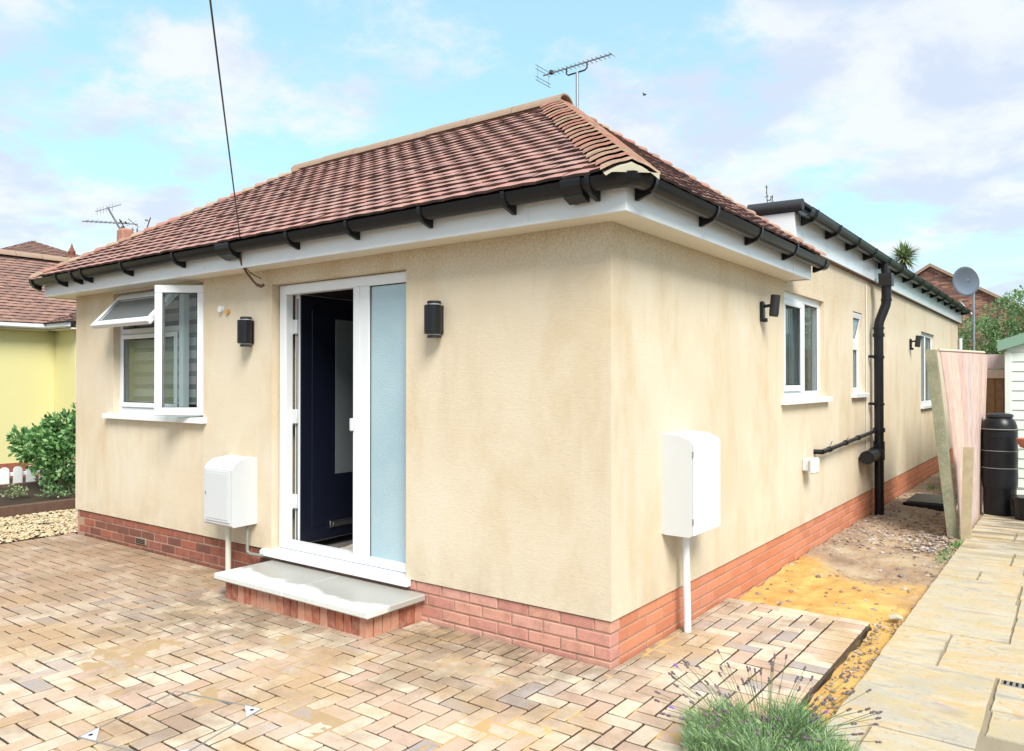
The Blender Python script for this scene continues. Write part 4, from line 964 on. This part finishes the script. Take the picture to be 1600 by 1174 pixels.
m.tube([(0, -.15, .82), (0, .08, .98)], .01, 5); m.tube([(0, -.1, .98), (0, .12, .84)], .01, 5); m.build('reflector', 'galvanised', ae)

# satellite dish
o = empty('satellite_dish', (.25, 14.95, 1.9), 'grey satellite dish on a pole above the far end of the extension', 'satellite dish')
m = MB(); m.tube([(0, 0, 0), (0, 0, 1.75)], .025, 10); m.build('pole', 'galvanised', o, True)
m = MB(); nn = 28; vs = []; fs = []
for i in range(7):
    r = .30 * i / 6
    for k in range(nn): a = 2 * PI * k / nn; vs.append((r * math.cos(a), r * r * .9, r * 1.05 * math.sin(a)))
for i in range(6):
    for k in range(nn): fs.append((i * nn + k, i * nn + (k + 1) % nn, (i + 1) * nn + (k + 1) % nn, (i + 1) * nn + k))
Mx = Matrix.Translation((-.08, -.12, 1.76)) @ Matrix.Rotation(R(150), 4, 'Z') @ Matrix.Rotation(R(-12), 4, 'X')
m.add(vs, fs, 0, Mx); do = m.build('reflector', 'dish_grey', o, True); md = do.modifiers.new('s', 'SOLIDIFY'); md.thickness = .012
m = MB(); m.tube([(-.08, -.1, 1.72), (-.05, -.05, 1.62), (0, 0, 1.6)], .02, 8); m.tube([(-.25, -.05, 1.35), (-.14, -.02, 1.2), (-.02, 0, 1.05)], .014, 8); m.build('arm', 'galvanised', o, True)

# ------------------------------------------------------------ passage: fence, posts, tray, water butt
fp = empty('leaning_fence_panel', (1.0, 5.3, 0), 'bleached pink timber fence panel twisted and leaning towards the side wall', 'fence panel')
nbd = 14
def PP(t, z):   # panel surface
    top = Vector((-.12 + .235 * t, 1.85 * t, 1.86)); bot = Vector((.05 + .0 * t, 1.85 * t, -.06)); k = (z + .06) / 1.92
    k2 = k ** (1 + .5 * (1 - t)); return Vector((bot.x + (top.x - bot.x) * k2, bot.y + (top.y - bot.y) * k, z + .02 * t * k))
for i in range(nbd):
    t0, t1 = i / nbd, (i + 1.12) / nbd; m = MB(); vs = []; nz = 8; zt = 1.86
    for k in range(nz + 1):
        z = -.06 + (zt + .06) * k / nz
        p, q = PP(t0, z), PP(t1, z)
        for off, pp in ((.0, p), (.016, q)):
            vs.append((pp.x + off, pp.y, pp.z)); vs.append((pp.x + off + .012, pp.y, pp.z))
    fs = []
    for k in range(nz):
        a, b = k * 4, k * 4 + 4; fs += [(a, a + 2, b + 2, b), (a + 1, b + 1, b + 3, a + 3), (a, b, b + 1, a + 1), (a + 2, a + 3, b + 3, b + 2)]
    fs += [(0, 1, 3, 2), (nz * 4, nz * 4 + 2, nz * 4 + 3, nz * 4 + 1)]
    m.add(vs, fs).build('fence_board', 'timber_pink', fp)
m = MB(); m.tube([(-.13, 0, 1.875), (.11, 1.85, 1.9)], .02, 4); m.build('top_rail', 'timber_pink', fp)
m = MB()
def skewpost(m, p0, p1, wx, wy):
    vs = []
    for p in (p0, p1):
        for sx, sy in ((-1, -1), (1, -1), (1, 1), (-1, 1)): vs.append((p[0] + sx * wx / 2, p[1] + sy * wy / 2, p[2]))
    m.add(vs, [(0, 1, 2, 3), (4, 5, 6, 7), (0, 1, 5, 4), (1, 2, 6, 5), (2, 3, 7, 6), (3, 0, 4, 7)])
skewpost(m, (1.02, 5.22, -.15), (.81, 5.22, 1.88), .095, .10)
tag(m.build('concrete_post', 'concrete_post'), 'tall mossy concrete fence post leaning towards the house', 'fence post')
m = MB(); skewpost(m, (1.12, 5.14, -.15), (1.145, 5.18, .90), .085, .10)
tag(m.build('concrete_spur', 'stub_concrete'), 'short sandy concrete spur post beside the leaning post', 'fence post')
o = empty('drain_tray', (.47, 7.75, -.1), 'black rectangular drain cover tray standing on the soil of the passage', 'drain cover')
m = MB(); m.box(-.28, .28, -.45, .45, 0, .105, .01); m.build('frame', 'black_plastic', o); m = MB(); m.box(-.24, .24, -.41, .41, .106, .116, .004); m.build('lid', 'worn_black', o)
# rear close board fence
rf = empty('rear_fence', (1.1, 8.9, 0), 'brown close board fence with pale rails closing the end of the passage', 'fence')
for k in range(8):
    x = -.13 + k * .105; m = MB(); m.box(x, x + .112, .0 + (k % 2) * .012, .018 + (k % 2) * .012, -.1, 1.62, .003); m.build('fence_board', 'timber_brown', rf)
m = MB(); m.box(-.15, .62, -.03, .0, 1.60, 1.72, .004); m.build('rail', 'timber_pink', rf); m = MB(); m.box(-.15, .62, -.01, .02, 1.73, 1.93, .004); m.build('top_board', 'timber_pink', rf)
m = MB(); m.box(.20, .30, -.07, .03, -.1, 2.0, .006); m.build('post', 'timber_sleeper', rf)
# water butt
wb = empty('water_butt', (1.275, 6.98, 0), 'tall ribbed black water butt with lid beside the white garage', 'water butt')
prof = [(.155, 0), (.165, .01), (.168, .30), (.175, .31), (.178, .33)]
for a, b in ((.34, .55), (.56, .75), (.76, .99)): prof += [(.180, a), (.184, (a + b) / 2), (.182, b - .012), (.190, b - .004), (.190, b + .004)]
prof += [(.180, 1.0), (.176, 1.04), (.16, 1.09), (.135, 1.125), (.125, 1.135)]
m = MB(); m.lathe(prof, (0, 0, 0), 36); m.build('barrel', 'black_plastic', wb, True)
m = MB(); m.lathe([(.13, 0), (.14, .005), (.14, .03), (.125, .042), (.05, .05)], (0, 0, 1.135), 36); m.build('lid', 'worn_black', wb, True)
m = MB()
for z in (.55, .75, 1.0): m.lathe([(.1895, 0), (.1925, .003), (.1925, .007), (.1895, .01)], (0, 0, z - .006), 36)
m.build('band', 'grey_pipe', wb, True); m = MB(); m.box(-.08, .05, -.187, -.17, .90, .925, .005); m.box(-.07, -.03, -.165, -.15, 1.06, 1.1, .005); m.build('grip', 'black_plastic', wb)
pb_ = empty('plant_stand', (1.56, 6.72, 0), 'black tub partly out of frame at the right edge by the garage', 'tub')
m = MB(); m.lathe([(.11, 0), (.13, .02), (.15, .22), (.165, .24), (.165, .26)], (0, 0, 0), 24); m.build('tub', 'black_plastic', pb_, True)
m = MB(); m.tube([(0, 0, .25), (0, 0, .80)], .012, 8); m.tube([(-.1, 0, .34), (.1, 0, .36)], .01, 8); m.build('stake', 'galvanised', pb_, True)
m = MB(); m.lathe([(.03, 0), (.07, .015), (.095, .06), (.11, .11), (.105, .115)], (0, 0, 0), 20)
tag(m.build('terracotta_bowl', 'terracotta', None, True, (1.56, 6.72, .80)), 'small terracotta bowl at the right edge beside the water butt', 'bowl')

# garage
ga = empty('garage', (1.3, 7.72, 0), 'pale boarded garage with green painted roof edge behind the water butt', 'garage')
m = MB(); m.box(.012, 2.6, .02, 5, -.1, 1.96, .003); m.prism([(.012, 1.955), (2.6, 1.955), (1.3, 2.38)], 1, .021, 5); m.build('wall', 'shed_white', ga)
k = 0; z = 0.0
while z < 1.93:
    m = MB(); m.prism([(.018, z), (-.006, z + .004), (.004, z + .118), (.018, z + .118)], 0, -.0 + .0005, 2.6, 0, Matrix(((1, 0, 0, 0), (0, 1, 0, .0), (0, 0, 1, 0), (0, 0, 0, 1)))); m.build('cladding_board', 'shed_white', ga); z += .12
for i in range(3):
    pass
m = MB(); m.box(-.02, .05, -.02, .012, 0, 1.93, .004); m.build('corner_board', 'shed_white', ga)
m = MB(); m.add([(-.09, -.1, 1.93), (1.3, -.1, 2.40), (2.7, -.1, 1.93), (2.7, -.1, 2.06), (1.3, -.1, 2.53), (-.09, -.1, 2.06), (-.09, 5.1, 1.93), (1.3, 5.1, 2.40), (2.7, 5.1, 1.93), (2.7, 5.1, 2.06), (1.3, 5.1, 2.53), (-.09, 5.1, 2.06)],
      [(0, 1, 4, 5), (1, 2, 3, 4), (6, 11, 10, 7), (7, 10, 9, 8), (5, 4, 10, 11), (4, 3, 9, 10), (0, 5, 11, 6), (2, 8, 9, 3), (0, 6, 7, 1), (1, 7, 8, 2)]); m.build('roof', 'green_paint', ga)

# ------------------------------------------------------------ plants
def leafquad(m, p, d, n_, l, wd, mi=0):
    s = d.cross(n_).normalized() * wd; q = p + d * l * .5
    m.add([tuple(p), tuple(q + s + n_ * l * .05), tuple(p + d * l), tuple(q - s + n_ * l * .05)], [(0, 1, 2, 3)], mi)
def rv():
    while True:
        v = Vector((random.uniform(-1, 1), random.uniform(-1, 1), random.uniform(-1, 1)))
        if .05 < v.length < 1: return v.normalized()
def bush(name, loc, label, cat, blobs, leaf, mat, nl, stems=None, surf=.55):
    r = empty(name, loc, label, cat); m = MB(); tot = sum(b[3] ** 2 for b in blobs)
    for (bx, by, bz, br) in blobs:
        for _ in range(int(nl * br * br / tot)):
            d = rv(); rr = br * (surf + (1 - surf) * random.random() ** .5) * (1 + .25 * noise.noise(d * 2.2 + Vector((bx, by, bz)) * 3))
            p = Vector((bx, by, bz)) + d * rr
            if p.z < .05: continue
            q = (d + rv() * .9 + Vector((0, 0, .15))).normalized(); leafquad(m, p, q, (rv() + d).normalized(), leaf * random.uniform(.7, 1.25), leaf * .3)
    tag(m.build('foliage', mat, r), kind='stuff')
    if stems:
        m = MB()
        for s in stems: m.tube(s[0], s[1], 6)
        m.build('stem', 'bark', r)
    return r
random.seed(11)
bl_ = [(.12, .03, .42, .30), (-.15, -.08, .58, .27), (.3, .1, .55, .32), (.45, .2, .82, .25), (.5, .2, 1.02, .17), (.0, 0, .72, .27), (-.36, -.16, .66, .2), (-.22, 0, .82, .16), (.15, .1, .9, .2), (.6, .35, .62, .26), (-.5, -.22, .8, .1), (-.02, -.02, .98, .1), (.42, .16, 1.15, .08)]
st = [([(0, 0, 0), (.05 * k - .1, .02, .25), (.22 * k - .4, .1 * k - .2, .8)], [.022, .015, .006]) for k in range(5)]
bush('laurel_shrub', (-9.05, .95, .03), 'bushy green laurel shrub in the raised bed at the left corner of the bungalow', 'shrub', bl_, .075, 'leaf_laurel', 4600, st, .35)
# low ground plants in the bed
for k, (x, y) in enumerate(((-8.35, .62), (-8.75, .35), (-8.2, .9))):
    bush('low_plant', (x, y, .07), ['low yellow green plant under the right side of the laurel shrub', 'small tufted plant in front of the laurel shrub', 'low leafy plant against the bungalow wall end'][k], 'plant', [(0, 0, .05, .13), (.1, .05, .06, .1)], .04, ['leaf_hedge', 'leaf_palm', 'leaf_hedge'][k], 260, None, .3)
# big hedge behind the garage
hb = [(random.uniform(-.4, 3.2), random.uniform(-.6, 1.5), random.uniform(.5, 2.3), random.uniform(.5, .85)) for _ in range(34)] + [(.0, 0, 2.35, .6), (.5, 0, 2.85, .65), (.9, 0, 3.0, .65), (1.5, 0, 3.1, .75), (2.4, 0, 3.1, .8), (-.2, .2, 1.4, .7), (0, -.4, 1.9, .5)]
bush('ivy_hedge', (.45, 16.2, 0), 'large rounded green hedge behind the garage and the rear fence', 'hedge', hb, .062, 'leaf_hedge', 95000, [([(.5, .3, 0), (.6, .3, 1.8)], [.1, .05]), ([(1.8, .3, 0), (1.7, .3, 2)], [.12, .05])], .7)
# weeds
for k, (x, y, nn) in enumerate(((1.06, 4.25, 150), (1.09, 4.9, 120), (.25, 9.3, 60), (1.02, 5.6, 60))):
    m = MB()
    for _ in range(nn):
        p = Vector((x + random.gauss(0, .03), y + random.gauss(0, .14), -.06)); leafquad(m, p, Vector((random.gauss(0, .5), random.gauss(0, .5), 1)).normalized(), rv(), random.uniform(.03, .085), .006)
    tag(m.build('weed', 'leaf_laurel' if k % 2 else 'leaf_hedge'), ['straggling green weeds along the path edge in the soil', 'small green weed tuft further up the path edge', 'little weed growing at the foot of the side wall', 'dark weed tuft at the foot of the leaning fence'][k], 'weed', None, 'stuff')
# cordyline palm
r = empty('cordyline_palm', (-2.45, 22, 0), 'spiky green cordyline palm head rising behind the extension roof', 'palm')
m = MB(); m.tube([(0, 0, 0), (.05, 0, 3), (.2, 0, 5.2)], [.14, .1, .08], 8); m.build('trunk', 'bark', r)
m = MB()
for _ in range(420):
    d = rv(); d.z = d.z * .8 + .25; d.normalize(); c = Vector((.2, 0, 5.3)); l = random.uniform(.42, .62); s = d.cross(Vector((0, 0, 1))).normalized() * .016
    p1 = c + d * l * .6; p2 = c + d * l + Vector((0, 0, -.08 * random.random()))
    m.add([tuple(c - s), tuple(c + s), tuple(p1 + s), tuple(p1 - s), tuple(p2)], [(0, 1, 2, 3), (3, 2, 4)])
tag(m.build('foliage', 'leaf_palm', r), kind='stuff')
# sparse sapling tops behind roofs
def sapling(loc, label, stems, nl, leaf=.05, name='sapling'):
    r = empty(name, loc, label, 'tree'); m = MB(); lm = MB()
    for s in stems:
        m.tube(s, [.03] + [.012] * (len(s) - 1), 6)
        for _ in range(nl):
            i = random.randrange(max(1, len(s) - 3), len(s)); a, b = Vector(s[i - 1]), Vector(s[i]); t = random.random(); p = a + (b - a) * t + rv() * random.uniform(.0, .13)
            leafquad(lm, p, rv(), rv(), leaf * random.uniform(.7, 1.4), leaf * .35)
    m.build('trunk', 'bark', r); tag(lm.build('foliage', 'leaf_thin', r), kind='stuff')
sapling((-12.5, 3.75, 0), 'thin leafy tree top showing behind the left hip of the roof', [[(0, 0, 0), (.1, .3, 3.3), (.0, -.02, 4.3), (0, -.22, 4.62)], [(0, 0, 3.3), (.0, .2, 4.2), (.0, .38, 4.75)], [(0, .2, 3.9), (.0, .42, 4.4), (0, .6, 4.55)], [(0, .1, 3.9), (0, .12, 4.5)], [(0, .2, 4), (0, .5, 4.3)]], 26, .08)
sapling((-5.05, 18, 0), 'wispy sapling top poking above the flat extension roof', [[(0, 0, 0), (0, 0, 4), (.02, 0, 6), (0, 0, 6.6), (-.02, 0, 7.1)], [(0, 0, 5.6), (-.15, 0, 6.1), (-.2, 0, 6.5)], [(0, 0, 5.9), (.12, 0, 6.3), (.15, 0, 6.8)]], 30, .06)

# lavender
random.seed(5)
r = empty('lavender_bush', (1.04, -.62, 0), 'grey green lavender bush with spent flower spikes at the bottom of the view', 'shrub')
m = MB(); st = MB(); fl = MB()
def strand(m, p, d, l, wd, bend):
    s = d.cross(Vector((random.uniform(-1, 1), random.uniform(-1, 1), .1))).normalized() * wd
    a = p; b = p + d * l * .55 + bend * .3; c = p + d * l + bend
    m.add([tuple(a - s), tuple(a + s), tuple(b + s), tuple(b - s), tuple(c)], [(0, 1, 2, 3), (3, 2, 4)])
clumps = [(.31 * math.sqrt(random.random()) * math.cos(q_), .25 * math.sqrt(random.random()) * math.sin(q_), random.uniform(.12, .30)) for q_ in [random.uniform(0, 6.28) for _ in range(64)]]
for cx_, cy_, ch in clumps:
    for _ in range(420):
        a = random.uniform(0, 2 * PI); rr = random.random() ** .5 * .06
        p = Vector((cx_ + rr * math.cos(a), cy_ + rr * math.sin(a), random.uniform(.02, ch * .75)))
        d = Vector((cx_ * 1.1 + rr * math.cos(a) * 4 + random.gauss(0, .5), cy_ * 1.1 + rr * math.sin(a) * 4 + random.gauss(0, .5), 1)).normalized()
        strand(m, p, d, random.uniform(.02, .055), random.uniform(.0010, .0019), Vector((random.gauss(0, .01), random.gauss(0, .01), 0)))
fresh = MB()
for k in range(120):
    a = random.uniform(0, 2 * PI); rr = random.uniform(.14, .42); b = Vector((math.cos(a) * rr * .4, math.sin(a) * rr * .4, .12)); h = random.uniform(.22, .37) - .25 * max(0, rr - .28)
    tip = Vector((math.cos(a) * rr * 1.05, math.sin(a) * rr, h)); mid = (b + tip) / 2 + Vector((0, 0, .03)); st.tube([b, mid, tip], .0011, 4, cap=False)
    tgt = fresh if k % 24 == 0 else fl
    dd = (tip - mid).normalized(); q = dd.to_track_quat('Z', 'Y').to_matrix().to_4x4()
    for j in range(9):
        ll = .003 + .0022 * j; c = tip + dd * ll * 1.0 + rv() * .0015; a2 = random.uniform(0, 6.3)
        tgt.add([(.0052, 0, 0), (0, .0052, 0), (-.0052, 0, 0), (0, -.0052, 0), (0, 0, .006), (0, 0, -.004)], [(0, 1, 4), (1, 2, 4), (2, 3, 4), (3, 0, 4), (1, 0, 5), (2, 1, 5), (3, 2, 5), (0, 3, 5)], 0, Matrix.Translation(c) @ q @ Matrix.Rotation(a2, 4, 'Z'))
tag(m.build('foliage', 'leaf_lavender', r), kind='stuff'); tag(st.build('flower_stems', 'stem_green', r), kind='stuff'); tag(fl.build('spent_flowers', 'flower_spent', r), kind='stuff'); tag(fresh.build('fresh_flowers', 'flower_fresh', r), kind='stuff')
m = MB(); m.lathe([(.04, 0), (.05, .005), (.05, .02), (.045, .025)], (0, 0, 0), 28)
tag(m.build('white_lid', 'white_upvc', None, True, (.31, -1.06, .002)), 'white round lid lying on the paving at the bottom edge of the view', 'lid')

m = MB(); m.box(1.71, 1.86, .985, 1.06, -.02, .004, .002); [m.box(1.722 + k * .026, 1.734 + k * .026, .995, 1.05, .003, .006, .001, 1) for k in range(5)]
tag(m.build('drain_grate', ['grey_pipe', 'dark_gap']), 'small dark drain grate between flagstones at the right edge of the view', 'drain')
# ------------------------------------------------------------ paved inspection cover corners
mc = empty('inspection_cover', (-1.27, -1.77, .0), 'recessed inspection cover with steel corner plates set into the block paving', 'inspection cover', R(14))
s_ = .27
for a in range(4):
    Mz = Matrix.Rotation(a * PI / 2, 4, 'Z'); m = MB(); m.box(-s_, s_, -s_ - .003, -s_ + .003, -.02, .0035, .001, 0, Mz); m.build('frame_strip', 'grey_pipe', mc)
    if a == 3: continue
    m = MB(); m.prism([(-s_ + .005, -s_ + .005), (-s_ + .10, -s_ + .005), (-s_ + .005, -s_ + .10)], 2, -.01, .0042, 0, Mz); m.lathe([(.010, 0), (.010, .0006)], (-s_ + .033, -s_ + .033, .0042), 10, 1, Mz); m.build('corner_plate', ['grey_box', 'dark_gap'], mc)

# ------------------------------------------------------------ neighbour on the left
nb_ = empty('neighbour_bungalow', (-12, 0, 0), 'yellow rendered neighbouring bungalow with red tiled roof on the left', 'house')
m = MB(); m.box(-4, 0, -5, 2.2, .22, 2.5, .003); m.box(-4, .75, 2.2, 9, .22, 2.5, .003); m.build('wall', 'yellow_wall', nb_)
m = MB(); m.box(-4, .012, -5, 2.19, -.2, .225, .003); m.box(-4, .762, 2.188, 9, -.2, .225, .003); m.build('plinth', 'brick_old', nb_)
m = MB(); m.box(.16, .27, -5, 2.05, 2.43, 2.52, .02); m.box(.27, .95, 1.94, 2.05, 2.43, 2.52, .02); m.build('gutter', 'white_upvc', nb_)
m = MB(); m.box(-.1, .16, -5, 2.2, 2.405, 2.43, .003); m.box(.0, .95, 2.05, 2.2, 2.405, 2.43, .003); m.build('soffit', 'soffit_board', nb_)
def V(*a): return Vector(a)
e0, e1, t1, t0 = V(.25, -5, 2.5), V(.25, 9, 2.5), V(-1.8, 9, 3.86), V(-1.8, -5, 3.86)
m = MB(); m.add([e0, e1, t1, t0, V(-3.9, -5, 2.5), V(-3.9, 9, 2.5)], [(0, 1, 2, 3), (3, 2, 5, 4)])
w0, w1_, w2_ = V(.25, 1.9, 2.5), V(1.0, 1.9, 2.5), V(.2, 3.3, 2.9)
nr = m.build('roof', 'tile_edge', nb_)
TM2 = tilemesh(.161, .17, .014)
tl = tiles(e0, e1, t0, t1, 24, TM2, cut=0); tl2 = tiles(V(.2, 1.92, 2.5), V(1.0, 1.92, 2.5), V(.2, 4.2, 3.4), V(1.0, 4.2, 3.4), 26, TM2, cut=0)
pieces('roof_tile', tl + tl2, ['roof_tile_brown', 'tile_edge'], nr, 300, tn)
ridge(-5, 9, -1.8, 3.90, .14, nr, 'ridge_red', 31, 1)
m = MB(); m.lathe([(.06, 0), (.09, .04), (.05, .1), (.07, .16), (.03, .24), (.005, .33)], (-1.8, 3.25, 3.93), 12); m.build('finial', 'brick_old', nr, True)
# house further behind
hb_ = empty('far_house', (-20, 5, 0), 'far red tiled pyramid roof peeping above the neighbouring ridge', 'house')
m = MB(); m.box(-3.6, 3.6, -3.6, 3.6, -.2, 3.5, .003); m.build('wall', 'brick_far', hb_)
a4 = [V(-4, -4, 3.5), V(4, -4, 3.5), V(4, 4, 3.5), V(-4, 4, 3.5)]; ap = V(0, 0, 5.22); m = MB(); m.add(a4 + [ap], [(0, 1, 4), (1, 2, 4), (2, 3, 4), (3, 0, 4)]); fr = m.build('roof', 'tile_edge', hb_)
tl = tiles(a4[0], a4[1], ap, ap, 40, TM2, twd=.25, cut=0) + tiles(a4[1], a4[2], ap, ap, 40, TM2, twd=.25, cut=0)
mm = MB()
for t in tl: mm.add(t[0], t[1], t[2], t[3])
tag(mm.build('roof_tile', ['roof_tile_brown', 'tile_edge'], fr), kind='stuff')
# picket fence
pf = empty('picket_fence', (-10.1, 0, 0), 'low white picket fence with rounded tops in front of the yellow bungalow', 'fence')
k = 0; y = -3.0
while y < 2.6:
    m = MB(); poly = [(y, .0), (y + .115, .0)] + [(y + .0575 + .0575 * math.cos(a), .30 + .05 * math.sin(a)) for a in [PI * i / 6 for i in range(7)]]
    m.prism(poly, 0, -.01, .01); m.build('picket', 'picket_white', pf); y += .168
for z in (.06, .22): m = MB(); m.box(-.035, -.0105, -3, 2.6, z, z + .05, .003); m.build('rail', 'picket_white', pf)

# ------------------------------------------------------------ far brick gable
gb = empty('brick_house', (-1.8, 30, 0), 'distant brown brick gable house behind the extension roof', 'house')
def gz(x): return 6.0 - .62 * abs(x + .85)
m = MB(); m.prism([(-3.5, -.2), (3.2, -.2), (3.2, gz(3.2)), (-.85, 6.0), (-3.5, gz(-3.5))], 1, 0, 7); m.build('wall', 'mortar_red', gb)
m = MB(); rows = MB()
for c in range(60):
    z = 1.8 + c * .075; x = -3.5 + (.1125 if c % 2 else 0)
    while x < 3.2:
        if z + .04 < gz(x + .1) - .03 and z > 2.2: rows.box(x, x + .213, -.012, .05, z, z + .064, .002)
        x += .225
tag(rows.build('brick', 'brick_far', gb), kind='stuff')
m = MB(); m.add([(-3.7, -.15, gz(-3.7) + .02), (-.85, -.15, 6.03), (3.4, -.15, gz(3.4) + .02), (3.4, -.15, gz(3.4) + .14), (-.85, -.15, 6.15), (-3.7, -.15, gz(-3.7) + .14), (-3.7, 7.2, gz(-3.7) + .02), (-.85, 7.2, 6.03), (3.4, 7.2, gz(3.4) + .02), (3.4, 7.2, gz(3.4) + .14), (-.85, 7.2, 6.15), (-3.7, 7.2, gz(-3.7) + .14)],
      [(0, 1, 4, 5), (1, 2, 3, 4), (5, 4, 10, 11), (4, 3, 9, 10), (0, 6, 7, 1), (1, 7, 8, 2), (0, 5, 11, 6), (2, 8, 9, 3), (6, 11, 10, 7), (7, 10, 9, 8)]); m.build('roof', 'ridge_red', gb)

# bird
bd = empty('bird', tuple(CAM + 26 * (Fv + Rv * (208 / 1200) + Vector((0, 0, 450 / 1200)))), 'tiny dark bird flying in the blue sky right of the aerial', 'bird')
m = MB(); m.lathe([(.01, -.2), (.05, -.1), (.07, 0), (.05, .1), (.02, .17)], (0, 0, 0), 8, 0, Matrix.Rotation(PI / 2, 4, 'Y')); m.add([(-.08, 0, 0), (.08, 0, 0), (.0, .3, .1), (-.08, .28, .1)], [(0, 1, 2, 3)]); m.add([(-.08, 0, 0), (.08, 0, 0), (.0, -.3, .1), (-.08, -.28, .1)], [(0, 1, 2, 3)])
m.build('body', 'bird_black', bd); bd.scale = (.4, .4, .4)
